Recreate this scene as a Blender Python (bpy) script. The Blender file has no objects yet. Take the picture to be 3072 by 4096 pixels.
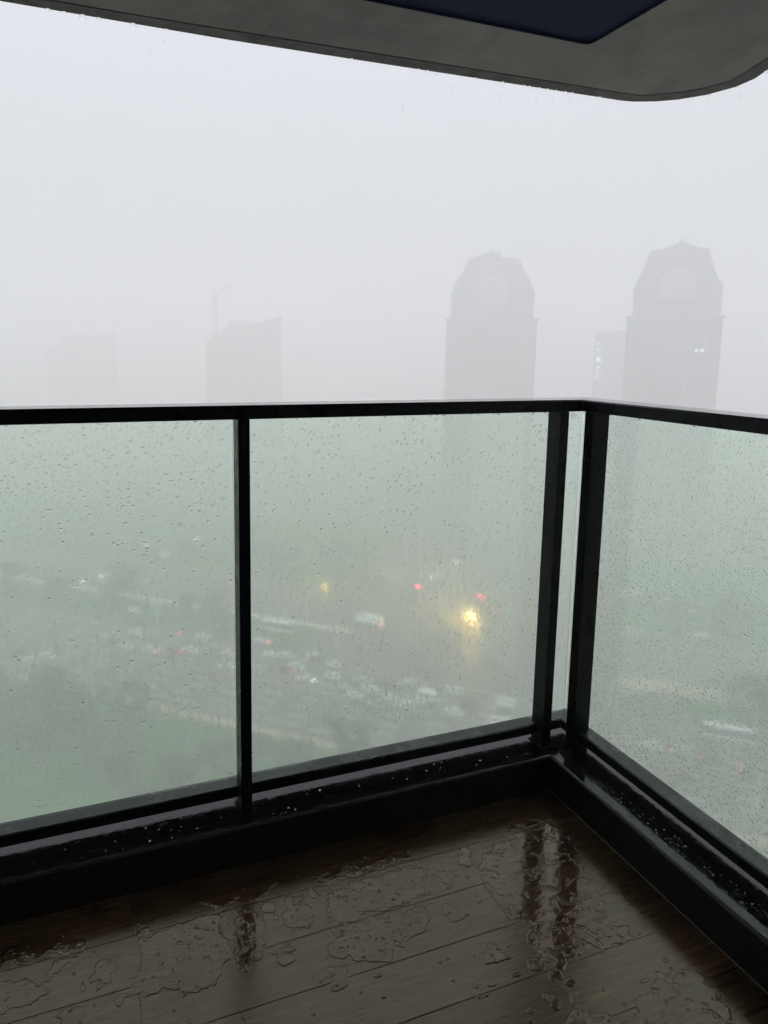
import bpy, bmesh, math, random
import numpy as np
from mathutils import Matrix, Vector
from mathutils.geometry import tessellate_polygon

random.seed(7)
C = bpy.context.scene.collection
S = bpy.context.scene
R = math.radians

# ------------------------------------------------------------------ camera
cam = bpy.data.cameras.new('camera')
co = bpy.data.objects.new('camera', cam); C.objects.link(co)
cam.sensor_fit = 'VERTICAL'; cam.sensor_height = 36.0; cam.lens = 24.687
cam.shift_x = 0.0424; cam.shift_y = -0.0586
cam.clip_start = 0.05; cam.clip_end = 6000
rt = Vector((0.93599755, -0.35181126, 0.01172274))
dn = Vector((-0.03980652, -0.13887721, -0.98950925))
fw = Vector((0.34974851, 0.9257116, -0.14399311))
m = Matrix.Identity(4)
for i in range(3):
    m[i][0] = rt[i]; m[i][1] = -dn[i]; m[i][2] = -fw[i]
co.matrix_world = m                      # the eye is the origin; street level is z = -90
S.camera = co

# ------------------------------------------------------------------ world, sun, exposure
W = bpy.data.worlds.new('World'); S.world = W; W.use_nodes = True
nt = W.node_tree; nt.nodes.clear()
sky = nt.nodes.new('ShaderNodeTexSky'); sky.sky_type = 'NISHITA'; sky.sun_disc = False
SUN_EL, SUN_AZ = R(55), R(200)
sky.sun_elevation = SUN_EL; sky.sun_rotation = SUN_AZ
sky.air_density = 1.0; sky.dust_density = 6.0; sky.ozone_density = 1.0
hsv = nt.nodes.new('ShaderNodeHueSaturation'); hsv.inputs['Saturation'].default_value = 0.16
bg = nt.nodes.new('ShaderNodeBackground'); bg.inputs['Strength'].default_value = 0.1
wo = nt.nodes.new('ShaderNodeOutputWorld')
# overcast: the clear-sky colours are mostly covered by a cloud deck that is brightest overhead
tcw = nt.nodes.new('ShaderNodeTexCoord'); sx_ = nt.nodes.new('ShaderNodeSeparateXYZ'); nt.links.new(tcw.outputs['Generated'], sx_.inputs[0])
mr = nt.nodes.new('ShaderNodeMapRange'); mr.inputs[1].default_value = 0.0; mr.inputs[2].default_value = 1.0; mr.inputs[3].default_value = 3.6; mr.inputs[4].default_value = 10.3
nt.links.new(sx_.outputs[2], mr.inputs[0])
vm = nt.nodes.new('ShaderNodeVectorMath'); vm.operation = 'SCALE'; vm.inputs[0].default_value = (0.945, 0.985, 1.09); nt.links.new(mr.outputs[0], vm.inputs['Scale'])
mx = nt.nodes.new('ShaderNodeMix'); mx.data_type = 'RGBA'; mx.inputs[0].default_value = 0.8
nt.links.new(sky.outputs[0], hsv.inputs['Color']); nt.links.new(hsv.outputs[0], mx.inputs[6]); nt.links.new(vm.outputs[0], mx.inputs[7]); nt.links.new(mx.outputs[2], bg.inputs['Color'])
nt.links.new(bg.outputs[0], wo.inputs['Surface'])
sl = bpy.data.lights.new('sun', 'SUN'); sl.energy = 0.7; sl.angle = R(40); sl.color = (1, 0.97, 0.93)
so = bpy.data.objects.new('sun', sl); C.objects.link(so)
sd = Vector((math.sin(SUN_AZ) * math.cos(SUN_EL), math.cos(SUN_AZ) * math.cos(SUN_EL), math.sin(SUN_EL)))
so.rotation_euler = sd.to_track_quat('Z', 'Y').to_euler()
S.view_settings.view_transform = 'Standard'; S.view_settings.look = 'None'
S.view_settings.gamma = 1.0; S.view_settings.use_curve_mapping = False
S.view_settings.exposure = 0.62
S.cycles.max_bounces = 14; S.cycles.transmission_bounces = 12; S.cycles.volume_bounces = 5
S.cycles.diffuse_bounces = 3; S.cycles.glossy_bounces = 4; S.cycles.transparent_max_bounces = 12
S.cycles.use_denoising = True; S.cycles.caustics_refractive = True; S.cycles.caustics_reflective = True
S.cycles.blur_glossy = 0.3; S.cycles.sample_clamp_indirect = 8

# ------------------------------------------------------------------ helpers
def tag(o, label=None, cat=None, group=None, kind=None):
    if label: o['label'] = label
    if cat: o['category'] = cat
    if group: o['group'] = group
    if kind: o['kind'] = kind
    return o

def thing(name, label, cat, loc=(0, 0, 0), rz=0, group=None, kind=None):
    o = bpy.data.objects.new(name, None); C.objects.link(o)
    o.location = loc; o.rotation_euler = (0, 0, rz); o.empty_display_size = 0.3
    return tag(o, label, cat, group, kind)

class MB:
    def __init__(s): s.v = []; s.f = []; s.m = []
    def add(s, vs, fs, mi=0):
        b = len(s.v); s.v += [tuple(p) for p in vs]; s.f += [tuple(b + i for i in f) for f in fs]; s.m += [mi] * len(fs)
        return s
    def box(s, a, b, mi=0):
        x0, y0, z0 = a; x1, y1, z1 = b
        return s.add([(x0,y0,z0),(x1,y0,z0),(x1,y1,z0),(x0,y1,z0),(x0,y0,z1),(x1,y0,z1),(x1,y1,z1),(x0,y1,z1)],
                     [(0,3,2,1),(4,5,6,7),(0,1,5,4),(1,2,6,5),(2,3,7,6),(3,0,4,7)], mi)
    def bar(s, p, q, w, h=None, mi=0):
        p = Vector(p); q = Vector(q); d = (q - p).normalized(); h = h or w
        u = d.cross(Vector((0, 0, 1)))
        if u.length < 1e-3: u = Vector((1, 0, 0))
        u.normalize(); t = u.cross(d)
        vs = [e + u * a * w / 2 + t * b * h / 2 for e in (p, q) for a, b in ((-1,-1),(1,-1),(1,1),(-1,1))]
        return s.add(vs, [(0,1,2,3),(7,6,5,4),(0,4,5,1),(1,5,6,2),(2,6,7,3),(3,7,4,0)], mi)
    def prism(s, pts, axis_fn, d0, d1, mi=0):
        n = len(pts); vs = [axis_fn(p, d0) for p in pts] + [axis_fn(p, d1) for p in pts]
        fs = [(i, (i + 1) % n, (i + 1) % n + n, i + n) for i in range(n)]
        tri = tessellate_polygon([[Vector((p[0], p[1], 0)) for p in pts]])
        fs += [tuple(t) for t in tri] + [tuple(i + n for i in reversed(t)) for t in tri]
        return s.add(vs, fs, mi)
    def loft(s, rings, mi=0, cap=True):
        n = len(rings[0]); b = []
        for r in rings: b += r
        fs = [(k*n+i, k*n+(i+1) % n, (k+1)*n+(i+1) % n, (k+1)*n+i) for k in range(len(rings)-1) for i in range(n)]
        if cap: fs += [tuple(reversed(range(n))), tuple((len(rings)-1)*n+i for i in range(n))]
        return s.add(b, fs, mi)
    def tube(s, pts, rs, n=8, mi=0):
        rings = []
        for i, p in enumerate(pts):
            p = Vector(p); a = Vector(pts[max(i-1, 0)]); c = Vector(pts[min(i+1, len(pts)-1)])
            d = (c - a).normalized(); u = d.cross(Vector((0.3, 0.1, 1))).normalized(); t = d.cross(u)
            r = rs[i] if isinstance(rs, (list, tuple)) else rs
            rings.append([p + u*r*math.cos(2*math.pi*k/n) + t*r*math.sin(2*math.pi*k/n) for k in range(n)])
        return s.loft(rings, mi)
    def build(s, name, mats, parent=None, smooth=False, bevel=0, fixn=True):
        me = bpy.data.meshes.new(name); me.from_pydata(s.v, [], s.f)
        if not isinstance(mats, (list, tuple)): mats = [mats]
        for mt in mats: me.materials.append(mt)
        me.polygons.foreach_set('material_index', s.m)
        if fixn:
            bm = bmesh.new(); bm.from_mesh(me); bmesh.ops.recalc_face_normals(bm, faces=bm.faces); bm.to_mesh(me); bm.free()
        if smooth: me.polygons.foreach_set('use_smooth', [True] * len(me.polygons))
        o = bpy.data.objects.new(name, me); C.objects.link(o)
        if parent: o.parent = parent
        if bevel:
            md = o.modifiers.new('bevel', 'BEVEL'); md.width = bevel; md.segments = 2; md.limit_method = 'ANGLE'
        return o

def npmesh(name, verts, quads, mats, parent=None, smooth=True):
    me = bpy.data.meshes.new(name); nv = len(verts); nq = len(quads); k = quads.shape[1]
    me.vertices.add(nv); me.vertices.foreach_set('co', verts.astype(np.float32).ravel())
    me.loops.add(nq * k); me.loops.foreach_set('vertex_index', quads.astype(np.int32).ravel())
    me.polygons.add(nq); me.polygons.foreach_set('loop_start', np.arange(0, nq * k, k, dtype=np.int32))
    me.polygons.foreach_set('loop_total', np.full(nq, k, dtype=np.int32))
    me.materials.append(mats); me.update(calc_edges=True)
    if smooth: me.polygons.foreach_set('use_smooth', np.ones(nq, dtype=bool))
    o = bpy.data.objects.new(name, me); C.objects.link(o)
    if parent: o.parent = parent
    return o

def copy_tree(o, parent=None):
    c = o.copy(); C.objects.link(c)
    if parent: c.parent = parent
    for ch in [x for x in KIDS.get(o.name, [])]: copy_tree(ch, c)
    return c
KIDS = {}
def index_kids():
    KIDS.clear()
    for o in bpy.data.objects:
        if o.parent: KIDS.setdefault(o.parent.name, []).append(o)

def h2(ix, iy, s):
    n = (ix.astype(np.int64) * 374761393 + iy.astype(np.int64) * 668265263 + s * 974634777) & 0x7fffffff
    n = ((n ^ (n >> 13)) * 1274126177) & 0x7fffffff
    return ((n ^ (n >> 16)) & 0xffff) / 65535.0
def vnoise(x, y, s):
    ix = np.floor(x); iy = np.floor(y); fx = x - ix; fy = y - iy
    fx = fx*fx*(3-2*fx); fy = fy*fy*(3-2*fy); ix = ix.astype(np.int64); iy = iy.astype(np.int64)
    a = h2(ix, iy, s); b = h2(ix+1, iy, s); c = h2(ix, iy+1, s); d = h2(ix+1, iy+1, s)
    return (a*(1-fx)+b*fx)*(1-fy) + (c*(1-fx)+d*fx)*fy

# ------------------------------------------------------------------ materials
def mat(name):
    mt = bpy.data.materials.new(name); mt.use_nodes = True
    b = mt.node_tree.nodes['Principled BSDF']; return mt, mt.node_tree, b
def N(t, typ, **kw):
    n = t.nodes.new(typ)
    for k, v in kw.items():
        if k in n.inputs.keys() if hasattr(n.inputs, 'keys') else False: n.inputs[k].default_value = v
        else: setattr(n, k, v)
    return n
def ramp(t, src, stops):
    r = t.nodes.new('ShaderNodeValToRGB'); e = r.color_ramp.elements
    while len(e) < len(stops): e.new(0.5)
    for i, (p, c) in enumerate(stops):
        e[i].position = p; e[i].color = (c, c, c, 1) if not isinstance(c, tuple) else (*c, 1)
    t.links.new(src, r.inputs[0]); return r
def coords(t, scale=(1, 1, 1), rot=(0, 0, 0)):
    tc = t.nodes.new('ShaderNodeTexCoord'); mp = t.nodes.new('ShaderNodeMapping')
    mp.inputs['Scale'].default_value = scale; mp.inputs['Rotation'].default_value = rot
    t.links.new(tc.outputs['Object'], mp.inputs[0]); return mp.outputs[0]
def noise(t, vec, sc, det=4, rough=0.55, dist=0):
    n = t.nodes.new('ShaderNodeTexNoise'); n.inputs['Scale'].default_value = sc; n.inputs['Detail'].default_value = det
    n.inputs['Roughness'].default_value = rough; n.inputs['Distortion'].default_value = dist
    t.links.new(vec, n.inputs['Vector']); return n.outputs[0]
def bump(t, b, h, strength, dist):
    n = t.nodes.new('ShaderNodeBump'); n.inputs['Strength'].default_value = strength; n.inputs['Distance'].default_value = dist
    t.links.new(h, n.inputs['Height']); t.links.new(n.outputs[0], b.inputs['Normal']); return n
def mixcol(t, fac, a, c):
    n = t.nodes.new('ShaderNodeMix'); n.data_type = 'RGBA'
    if isinstance(fac, float): n.inputs[0].default_value = fac
    else: t.links.new(fac, n.inputs[0])
    for i, v in ((6, a), (7, c)):
        if isinstance(v, tuple): n.inputs[i].default_value = (*v, 1)
        else: t.links.new(v, n.inputs[i])
    return n.outputs[2]
def plain(name, col, rough=0.6, var=0.25, sc=6, bmp=0.0, bsc=60, spec=0.5, metal=0.0):
    mt, t, b = mat(name); v = coords(t)
    nz = noise(t, v, sc)
    r = ramp(t, nz, [(0.3, tuple(c * (1 - var) for c in col)), (0.7, tuple(min(1, c * (1 + var)) for c in col))])
    t.links.new(r.outputs[0], b.inputs['Base Color']); b.inputs['Roughness'].default_value = rough
    b.inputs['Specular IOR Level'].default_value = spec; b.inputs['Metallic'].default_value = metal
    if bmp: bump(t, b, noise(t, v, bsc, 3), bmp, 0.01)
    return mt
def emit(name, col, st):
    mt, t, b = mat(name); b.inputs['Base Color'].default_value = (*col, 1)
    b.inputs['Emission Color'].default_value = (*col, 1); b.inputs['Emission Strength'].default_value = st
    return mt

def m_paint():
    mt, t, b = mat('black_painted_metal'); v = coords(t)
    r = ramp(t, noise(t, v, 9, 5), [(0.3, (0.0025, 0.004, 0.007)), (0.75, (0.005, 0.0065, 0.010))])
    t.links.new(r.outputs[0], b.inputs['Base Color'])
    b.inputs['Specular IOR Level'].default_value = 0.14
    rr = ramp(t, noise(t, v, 25, 4), [(0.35, 0.25), (0.7, 0.45)]); t.links.new(rr.outputs[0], b.inputs['Roughness'])
    bump(t, b, noise(t, v, 500, 2), 0.25, 0.0006); return mt
def m_railtop():
    mt, t, b = mat('wet_rail_top'); v = coords(t)
    b.inputs['Base Color'].default_value = (0.014, 0.015, 0.02, 1)
    rr = ramp(t, noise(t, v, 14, 4), [(0.35, 0.03), (0.7, 0.12)]); t.links.new(rr.outputs[0], b.inputs['Roughness'])
    a = ramp(t, noise(t, v, 230, 3), [(0.45, 0.0), (0.62, 1.0)])
    bump(t, b, a.outputs[0], 0.18, 0.0008); return mt
def m_sill():
    mt, t, b = mat('wet_sill'); v = coords(t)
    c = ramp(t, noise(t, v, 12, 5), [(0.35, (0.02, 0.021, 0.021)), (0.7, (0.045, 0.045, 0.042))])
    t.links.new(c.outputs[0], b.inputs['Base Color'])
    rr = ramp(t, noise(t, coords(t, (0.35, 0.35, 1)), 18, 3), [(0.5, 0.42), (0.58, 0.16)]); t.links.new(rr.outputs[0], b.inputs['Roughness'])
    bump(t, b, noise(t, v, 120, 3), 0.2, 0.001); return mt
def m_stone(name, rough, wet):
    mt, t, b = mat(name); v = coords(t)
    c = ramp(t, noise(t, v, 30, 6, 0.7), [(0.3, (0.007, 0.0065, 0.007)), (0.75, (0.02, 0.018, 0.018))])
    t.links.new(c.outputs[0], b.inputs['Base Color'])
    if wet:
        rr = ramp(t, noise(t, v, 16, 4), [(0.3, 0.02), (0.7, 0.09)]); t.links.new(rr.outputs[0], b.inputs['Roughness'])
        a = ramp(t, noise(t, v, 55, 4, 0.6), [(0.5, 0.0), (0.62, 1.0)])
        bump(t, b, a.outputs[0], 0.14, 0.001)
    else:
        b.inputs['Roughness'].default_value = rough; b.inputs['Specular IOR Level'].default_value = 0.15; bump(t, b, noise(t, v, 90, 4), 0.35, 0.002)
    return mt
def m_wood(name, wet):
    mt, t, b = mat(name)
    at = t.nodes.new('ShaderNodeAttribute'); at.attribute_name = 'tone'
    off = t.nodes.new('ShaderNodeVectorMath'); off.operation = 'MULTIPLY'; off.inputs[1].default_value = (13, 7, 3)
    t.links.new(at.outputs['Vector'], off.inputs[0])
    def vec(sc):
        c = coords(t, sc); ad = t.nodes.new('ShaderNodeVectorMath'); ad.operation = 'ADD'
        t.links.new(c, ad.inputs[0]); t.links.new(off.outputs[0], ad.inputs[1]); return ad.outputs[0]
    g1 = noise(t, vec((1.6, 34, 1)), 3.0, 8, 0.68, 0.7)
    g2 = noise(t, vec((3, 160, 1)), 2.5, 4, 0.6, 0.2)
    kn = noise(t, vec((3.2, 9, 1)), 1.4, 5, 0.6, 0.8)
    c1 = ramp(t, g1, [(0.25, (0.045, 0.019, 0.008)), (0.5, (0.14, 0.068, 0.031)), (0.8, (0.27, 0.155, 0.078))])
    c2 = ramp(t, g2, [(0.35, 0.5), (0.6, 1.2)])
    c3 = ramp(t, kn, [(0.30, 0.40), (0.47, 1.0)])
    mul = t.nodes.new('ShaderNodeMix'); mul.data_type = 'RGBA'; mul.blend_type = 'MULTIPLY'; mul.inputs[0].default_value = 1
    t.links.new(c1.outputs[0], mul.inputs[6]); t.links.new(c2.outputs[0], mul.inputs[7])
    mu2 = t.nodes.new('ShaderNodeMix'); mu2.data_type = 'RGBA'; mu2.blend_type = 'MULTIPLY'; mu2.inputs[0].default_value = 1
    t.links.new(mul.outputs[2], mu2.inputs[6]); t.links.new(c3.outputs[0], mu2.inputs[7])
    mu3 = t.nodes.new('ShaderNodeMix'); mu3.data_type = 'RGBA'; mu3.blend_type = 'MULTIPLY'; mu3.inputs[0].default_value = 1
    br = ramp(t, at.outputs['Fac'], [(0.0, 0.72), (1.0, 1.22)])
    t.links.new(mu2.outputs[2], mu3.inputs[6]); t.links.new(br.outputs[0], mu3.inputs[7])
    t.links.new(mu3.outputs[2], b.inputs['Base Color'])
    b.inputs['IOR'].default_value = 1.72; b.inputs['Specular Tint'].default_value = (1.0, 0.83, 0.66, 1)
    if wet:
        b.inputs['Roughness'].default_value = 0.05
        bump(t, b, noise(t, coords(t), 130, 3), 0.2, 0.0011)
    else:
        rr = ramp(t, noise(t, coords(t, (1, 2, 1)), 7, 4), [(0.3, 0.13), (0.7, 0.2)])
        t.links.new(rr.outputs[0], b.inputs['Roughness'])
        bump(t, b, g2, 0.3, 0.0008)
    return mt
def m_soffit():
    mt, t, b = mat('soffit_render'); v = coords(t)
    c = ramp(t, noise(t, v, 2.2, 6, 0.6), [(0.3, (0.15, 0.148, 0.143)), (0.7, (0.24, 0.235, 0.22))])
    st = ramp(t, noise(t, coords(t, (1, 0.5, 1)), 3.5, 7, 0.7, 1.2), [(0.36, 0.55), (0.5, 1.0)])
    sp = ramp(t, noise(t, v, 60, 3, 0.7), [(0.3, 0.75), (0.45, 1.0)])
    q1 = t.nodes.new('ShaderNodeMix'); q1.data_type = 'RGBA'; q1.blend_type = 'MULTIPLY'; q1.inputs[0].default_value = 0.3
    q2 = t.nodes.new('ShaderNodeMix'); q2.data_type = 'RGBA'; q2.blend_type = 'MULTIPLY'; q2.inputs[0].default_value = 0.6
    t.links.new(c.outputs[0], q1.inputs[6]); t.links.new(st.outputs[0], q1.inputs[7]); t.links.new(q1.outputs[2], q2.inputs[6]); t.links.new(sp.outputs[0], q2.inputs[7])
    t.links.new(q2.outputs[2], b.inputs['Base Color']); b.inputs['Roughness'].default_value = 0.8
    bump(t, b, noise(t, v, 140, 4), 0.35, 0.003); return mt
def m_glass(name, wet):
    mt, t, b = mat(name); t.nodes.remove(b); out = t.nodes['Material Output']
    g = t.nodes.new('ShaderNodeBsdfGlass'); g.inputs['IOR'].default_value = 1.45
    g.inputs['Color'].default_value = (0.922, 0.978, 0.934, 1)
    if wet:
        v = coords(t)
        film = noise(t, coords(t, (1, 1, 0.45)), 26, 4, 0.55, 0.6)
        fine = noise(t, v, 210, 3, 0.6)
        patch = ramp(t, noise(t, coords(t, (1, 1, 0.6)), 2.6, 4, 0.6, 0.3), [(0.42, 0.0), (0.72, 0.03)])
        t.links.new(patch.outputs[0], g.inputs['Roughness'])
        n1 = t.nodes.new('ShaderNodeBump'); n1.inputs['Strength'].default_value = 0.06; n1.inputs['Distance'].default_value = 0.002
        t.links.new(film, n1.inputs['Height'])
        n2 = t.nodes.new('ShaderNodeBump'); n2.inputs['Strength'].default_value = 0.12; n2.inputs['Distance'].default_value = 0.0005
        t.links.new(fine, n2.inputs['Height']); t.links.new(n1.outputs[0], n2.inputs['Normal'])
        t.links.new(n2.outputs[0], g.inputs['Normal'])
    else:
        g.inputs['Roughness'].default_value = 0.0
    if wet:   # a fine mist of droplets scatters part of the light
        g2 = t.nodes.new('ShaderNodeBsdfGlass'); g2.inputs['IOR'].default_value = 1.45; g2.inputs['Roughness'].default_value = 0.05
        g2.inputs['Color'].default_value = g.inputs['Color'].default_value
        ms = t.nodes.new('ShaderNodeMixShader'); ms.inputs[0].default_value = 0.42
        t.links.new(g.outputs[0], ms.inputs[1]); t.links.new(g2.outputs[0], ms.inputs[2]); t.links.new(ms.outputs[0], out.inputs[0])
    else: t.links.new(g.outputs[0], out.inputs[0])
    return mt
def m_water():
    mt, t, b = mat('rain_water'); t.nodes.remove(b)
    g = t.nodes.new('ShaderNodeBsdfGlass'); g.inputs['IOR'].default_value = 1.33; g.inputs['Roughness'].default_value = 0.0
    t.links.new(g.outputs[0], t.nodes['Material Output'].inputs[0]); return mt

PAINT = m_paint(); RAILTOP = m_railtop(); SILL = m_sill()
KERBTOP = m_stone('wet_black_stone', 0.1, True); KERBSIDE = m_stone('black_stone', 0.6, False)
WOOD = m_wood('wood_tile', False); WETWOOD = m_wood('wood_tile_under_water', True)
SOFFIT = m_soffit(); NAVY = plain('navy_panel', (0.005, 0.013, 0.042), 0.8, 0.15, 3, spec=0.15)
GROUT = plain('grout', (0.012, 0.010, 0.008), 0.5)
GLASS_IN = m_glass('green_glass', False); GLASS_OUT = m_glass('rain_wet_glass', True); WATER = m_water()
GEDGE = plain('etched_white', (0.05, 0.07, 0.065), 0.6)
WALLM = plain('unseen_wall_render', (0.09, 0.085, 0.08), 0.8, 0.1, 4, 0.2)

# ------------------------------------------------------------------ balcony: measured from the eye
ZF = -1.4217          # finished floor
ZK = -1.3007          # kerb top
ZS0, ZS1 = -1.2667, -1.235
ZR0, ZR1 = -0.1814, -0.1451
YI, XI = 1.785, 1.481           # inner faces of the rails
KY, KX = 1.7447, 1.4046         # inner faces of the kerb
X0, Y0 = -1.75, -1.25           # where the railing meets the building

# floor of wood-look planks
SEAM = 1.600; PW = 0.1422; PL = 0.897
fl = MB(); tones = []
def plank(x0, x1, y0, y1):
    g = 0.0005; c = 0.0008; d = 0.0005
    x0 += g; x1 -= g; y0 += g; y1 -= g
    vs = [(x0,y0,ZF-d),(x1,y0,ZF-d),(x1,y1,ZF-d),(x0,y1,ZF-d),(x0+c,y0+c,ZF),(x1-c,y0+c,ZF),(x1-c,y1-c,ZF),(x0+c,y1-c,ZF)]
    fl.add(vs, [(4,5,6,7),(0,1,5,4),(1,2,6,5),(2,3,7,6),(3,0,4,7)])
    tones.extend([random.random()] * 8)
for k in range(-1, 21):
    y1 = SEAM - k * PW; y0 = y1 - PW
    y1 = min(y1, KY - 0.002); y0 = max(y0, Y0 + 0.01)
    if y1 <= y0: continue
    off = 1.181 if k % 2 == 0 else 0.976
    xs = [KX - 0.002] + [off - j * PL for j in range(6) if off - j * PL > X0] + [X0 + 0.01]
    for a, b in zip(xs[:-1], xs[1:]): plank(b, a, y0, y1)
fl.box((X0, Y0, ZF - 0.12), (KX + 0.05, KY + 0.05, ZF - 0.0014), 1); tones.extend([0.5] * 8)
flo = fl.build('floor', [WOOD, GROUT], fixn=False); tag(flo, kind='structure')
ta = flo.data.attributes.new('tone', 'FLOAT', 'POINT'); ta.data.foreach_set('value', tones)

# water lying on the floor
POLY=[ [(0.569,1.566),(0.679,1.581),(0.863,1.576),(0.81,1.473),(0.738,1.466),(0.524,1.464)],[(1.02,1.546),(1.199,1.594),(1.301,1.592),(1.317,1.519),(1.272,1.448),(1.177,1.46),(0.979,1.463)],[(1.057,1.459),(1.297,1.447),(1.179,1.276),(1.016,1.31),(1.01,1.325),(1.005,1.389)],[(1.016,1.31),(1.179,1.276),(1.074,1.176),(0.987,1.171),(0.967,1.242)],[(0.53,1.456),(0.73,1.45),(0.793,1.44),(0.769,1.376),(0.687,1.36),(0.641,1.322),(0.591,1.335),(0.512,1.39)],[(0.532,1.62),(0.605,1.651),(0.827,1.654),(0.834,1.62),(0.725,1.6),(0.535,1.599)],[(0.458,1.593),(0.501,1.587),(0.508,1.531),(0.484,1.473),(0.435,1.496)],[(0.875,1.546),(0.916,1.517),(0.879,1.461),(0.878,1.489)],[(0.822,1.417),(0.851,1.432),(0.877,1.385),(0.841,1.367)],[(0.868,1.283),(0.901,1.288),(0.917,1.227),(0.846,1.232)],[(0.396,1.454),(0.441,1.438),(0.432,1.408),(0.404,1.387),(0.392,1.407)],[(0.503,1.367),(0.534,1.34),(0.523,1.289),(0.486,1.296)],[(0.98,1.599),(1.024,1.583),(0.97,1.512),(0.957,1.539)],[(1.171,1.638),(1.317,1.64),(1.322,1.611),(1.229,1.609),(1.148,1.612)],[(0.995,1.46),(1.057,1.459),(1.001,1.391)],[(0.979,1.367),(1.038,1.365),(1.008,1.313),(0.973,1.326)],[(1.305,1.319),(1.329,1.315),(1.314,1.265),(1.285,1.263)],[(1.13,1.051),(1.18,1.054),(1.261,1.066),(1.302,1.045),(1.3,1.005),(1.29,0.972),(1.271,0.926),(1.25,0.875),(1.023,0.958)],[(1.16,1.296),(1.223,1.274),(1.196,1.243),(1.176,1.18),(1.14,1.182),(1.089,1.222)],[(1.187,1.228),(1.25,1.201),(1.224,1.181),(1.182,1.178)],[(1.232,1.399),(1.287,1.38),(1.273,1.331),(1.203,1.281),(1.152,1.299)],[(0.998,1.108),(1.001,1.089),(0.984,1.057),(1.05,1.021),(1.086,1.008),(1.041,0.977),(0.903,1.028)],[(0.084,1.59),(0.283,1.598),(0.289,1.459),(0.233,1.396),(0.072,1.44)],[(0.326,1.601),(0.378,1.582),(0.387,1.481),(0.321,1.401),(0.287,1.451)],[(-0.224,1.576),(-0.11,1.535),(-0.125,1.49),(-0.217,1.497)],[(-0.122,1.569),(-0.094,1.589),(-0.055,1.583),(-0.076,1.56),(-0.104,1.547)],[(-0.011,1.559),(0.05,1.561),(0.016,1.474),(-0.019,1.48)],[(-0.086,1.449),(-0.031,1.442),(-0.042,1.381),(-0.08,1.414)],[(0.015,1.447),(0.06,1.441),(0.041,1.416)],[(-0.235,1.684),(-0.102,1.67),(-0.027,1.63),(-0.04,1.594),(-0.227,1.607)],[(0.081,1.635),(0.126,1.631),(0.122,1.593),(0.084,1.603)],[(0.238,1.656),(0.306,1.646),(0.423,1.644),(0.469,1.648),(0.384,1.608),(0.286,1.611)] ]
OVAL=[ (0.984,1.154,0.018,0.014),(1.001,1.131,0.012,0.011),(0.956,1.197,0.022,0.017),(0.932,1.117,0.013,0.011),(0.936,1.096,0.011,0.012),(0.875,1.102,0.010,0.006),(0.861,1.082,0.009,0.006),(0.902,1.191,0.013,0.006),(0.831,1.187,0.011,0.005),(0.795,1.193,0.006,0.005),(0.805,1.168,0.005,0.003),(0.787,1.17,0.004,0.004),(0.754,1.226,0.005,0.004),(0.749,1.279,0.005,0.003),(0.95,1.493,0.005,0.005),(0.943,1.577,0.004,0.003),(0.775,1.264,0.003,0.002),(0.833,1.264,0.004,0.002),(0.596,1.295,0.010,0.003),(0.938,1.427,0.004,0.003),(0.933,1.406,0.005,0.003),(0.536,1.578,0.008,0.015),(1.211,1.072,0.011,0.010),(1.255,1.1,0.008,0.007),(1.248,1.079,0.004,0.003),(1.233,1.07,0.006,0.004),(1.166,1.075,0.015,0.004),(1.081,1.045,0.004,0.004),(1.286,1.2,0.006,0.005),(1.252,1.182,0.004,0.003),(0.412,1.574,0.018,0.021),(0.532,1.584,0.008,0.016),(0.422,1.538,0.005,0.011),(-0.038,1.494,0.004,0.013) ]
gs = 0.0013
gx = np.arange(-0.30, 1.36, gs); gy = np.arange(0.82, 1.67, gs)
GX, GY = np.meshgrid(gx, gy)
wx = GX + (vnoise(GX*45, GY*45, 1)-0.5)*0.030 + (vnoise(GX*130, GY*130, 2)-0.5)*0.011
wy = GY + (vnoise(GX*45, GY*45, 3)-0.5)*0.022 + (vnoise(GX*130, GY*130, 4)-0.5)*0.009
def inside(poly, x, y):
    r = np.zeros(x.shape, bool); n = len(poly)
    for i in range(n):
        x1, y1 = poly[i]; x2, y2 = poly[(i+1) % n]
        c = ((y1 > y) != (y2 > y)); r ^= c & (x < (x2-x1)*(y-y1)/((y2-y1) or 1e-9)+x1)
    return r
big = np.zeros(GX.shape, bool)
for pl in POLY: big |= inside(pl, wx, wy)
# small spots broken up by dry islands, larger scale towards the right as in a film drying out
n1 = vnoise(GX*150, GY*170, 5); n2 = vnoise(GX*65, GY*75, 6); n3 = vnoise(GX*300, GY*330, 8)
coarse = np.clip((GX - 0.95) / 0.15, 0, 1)
isl = (1-coarse)*(0.62*n1 + 0.38*n3) + coarse*(0.62*n2 + 0.38*n1)
seamd = np.abs((GY - SEAM + PW*0.5) % PW - PW*0.5)
mk = (big & (isl > 0.33)).astype(float)
mk[big & (seamd < 0.0022)] = 1.0
for (cx, cy, ra, rb) in OVAL:
    ww = 0.55 + 0.9*vnoise(GX*70+cx*99, GY*70, 11)
    mk[((GX-cx)/ra)**2 + ((GY-cy)/rb)**2 < ww] = 1.0
for q in range(150):
    cx = random.uniform(-0.25, 1.32); cy = random.uniform(0.86, 1.66); r = random.uniform(0.0015, 0.0038)
    mk[((GX-cx)/(r*random.uniform(1, 1.6)))**2 + ((GY-cy)/r)**2 < 1] = 1.0
hgt = mk.copy()
for _ in range(5):
    p = np.pad(hgt, 1, mode='edge')
    hgt = (p[1:-1, 1:-1]*4 + p[:-2, 1:-1]*2 + p[2:, 1:-1]*2 + p[1:-1, :-2]*2 + p[1:-1, 2:]*2 + p[:-2, :-2] + p[2:, 2:] + p[:-2, 2:] + p[2:, :-2]) / 16
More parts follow.
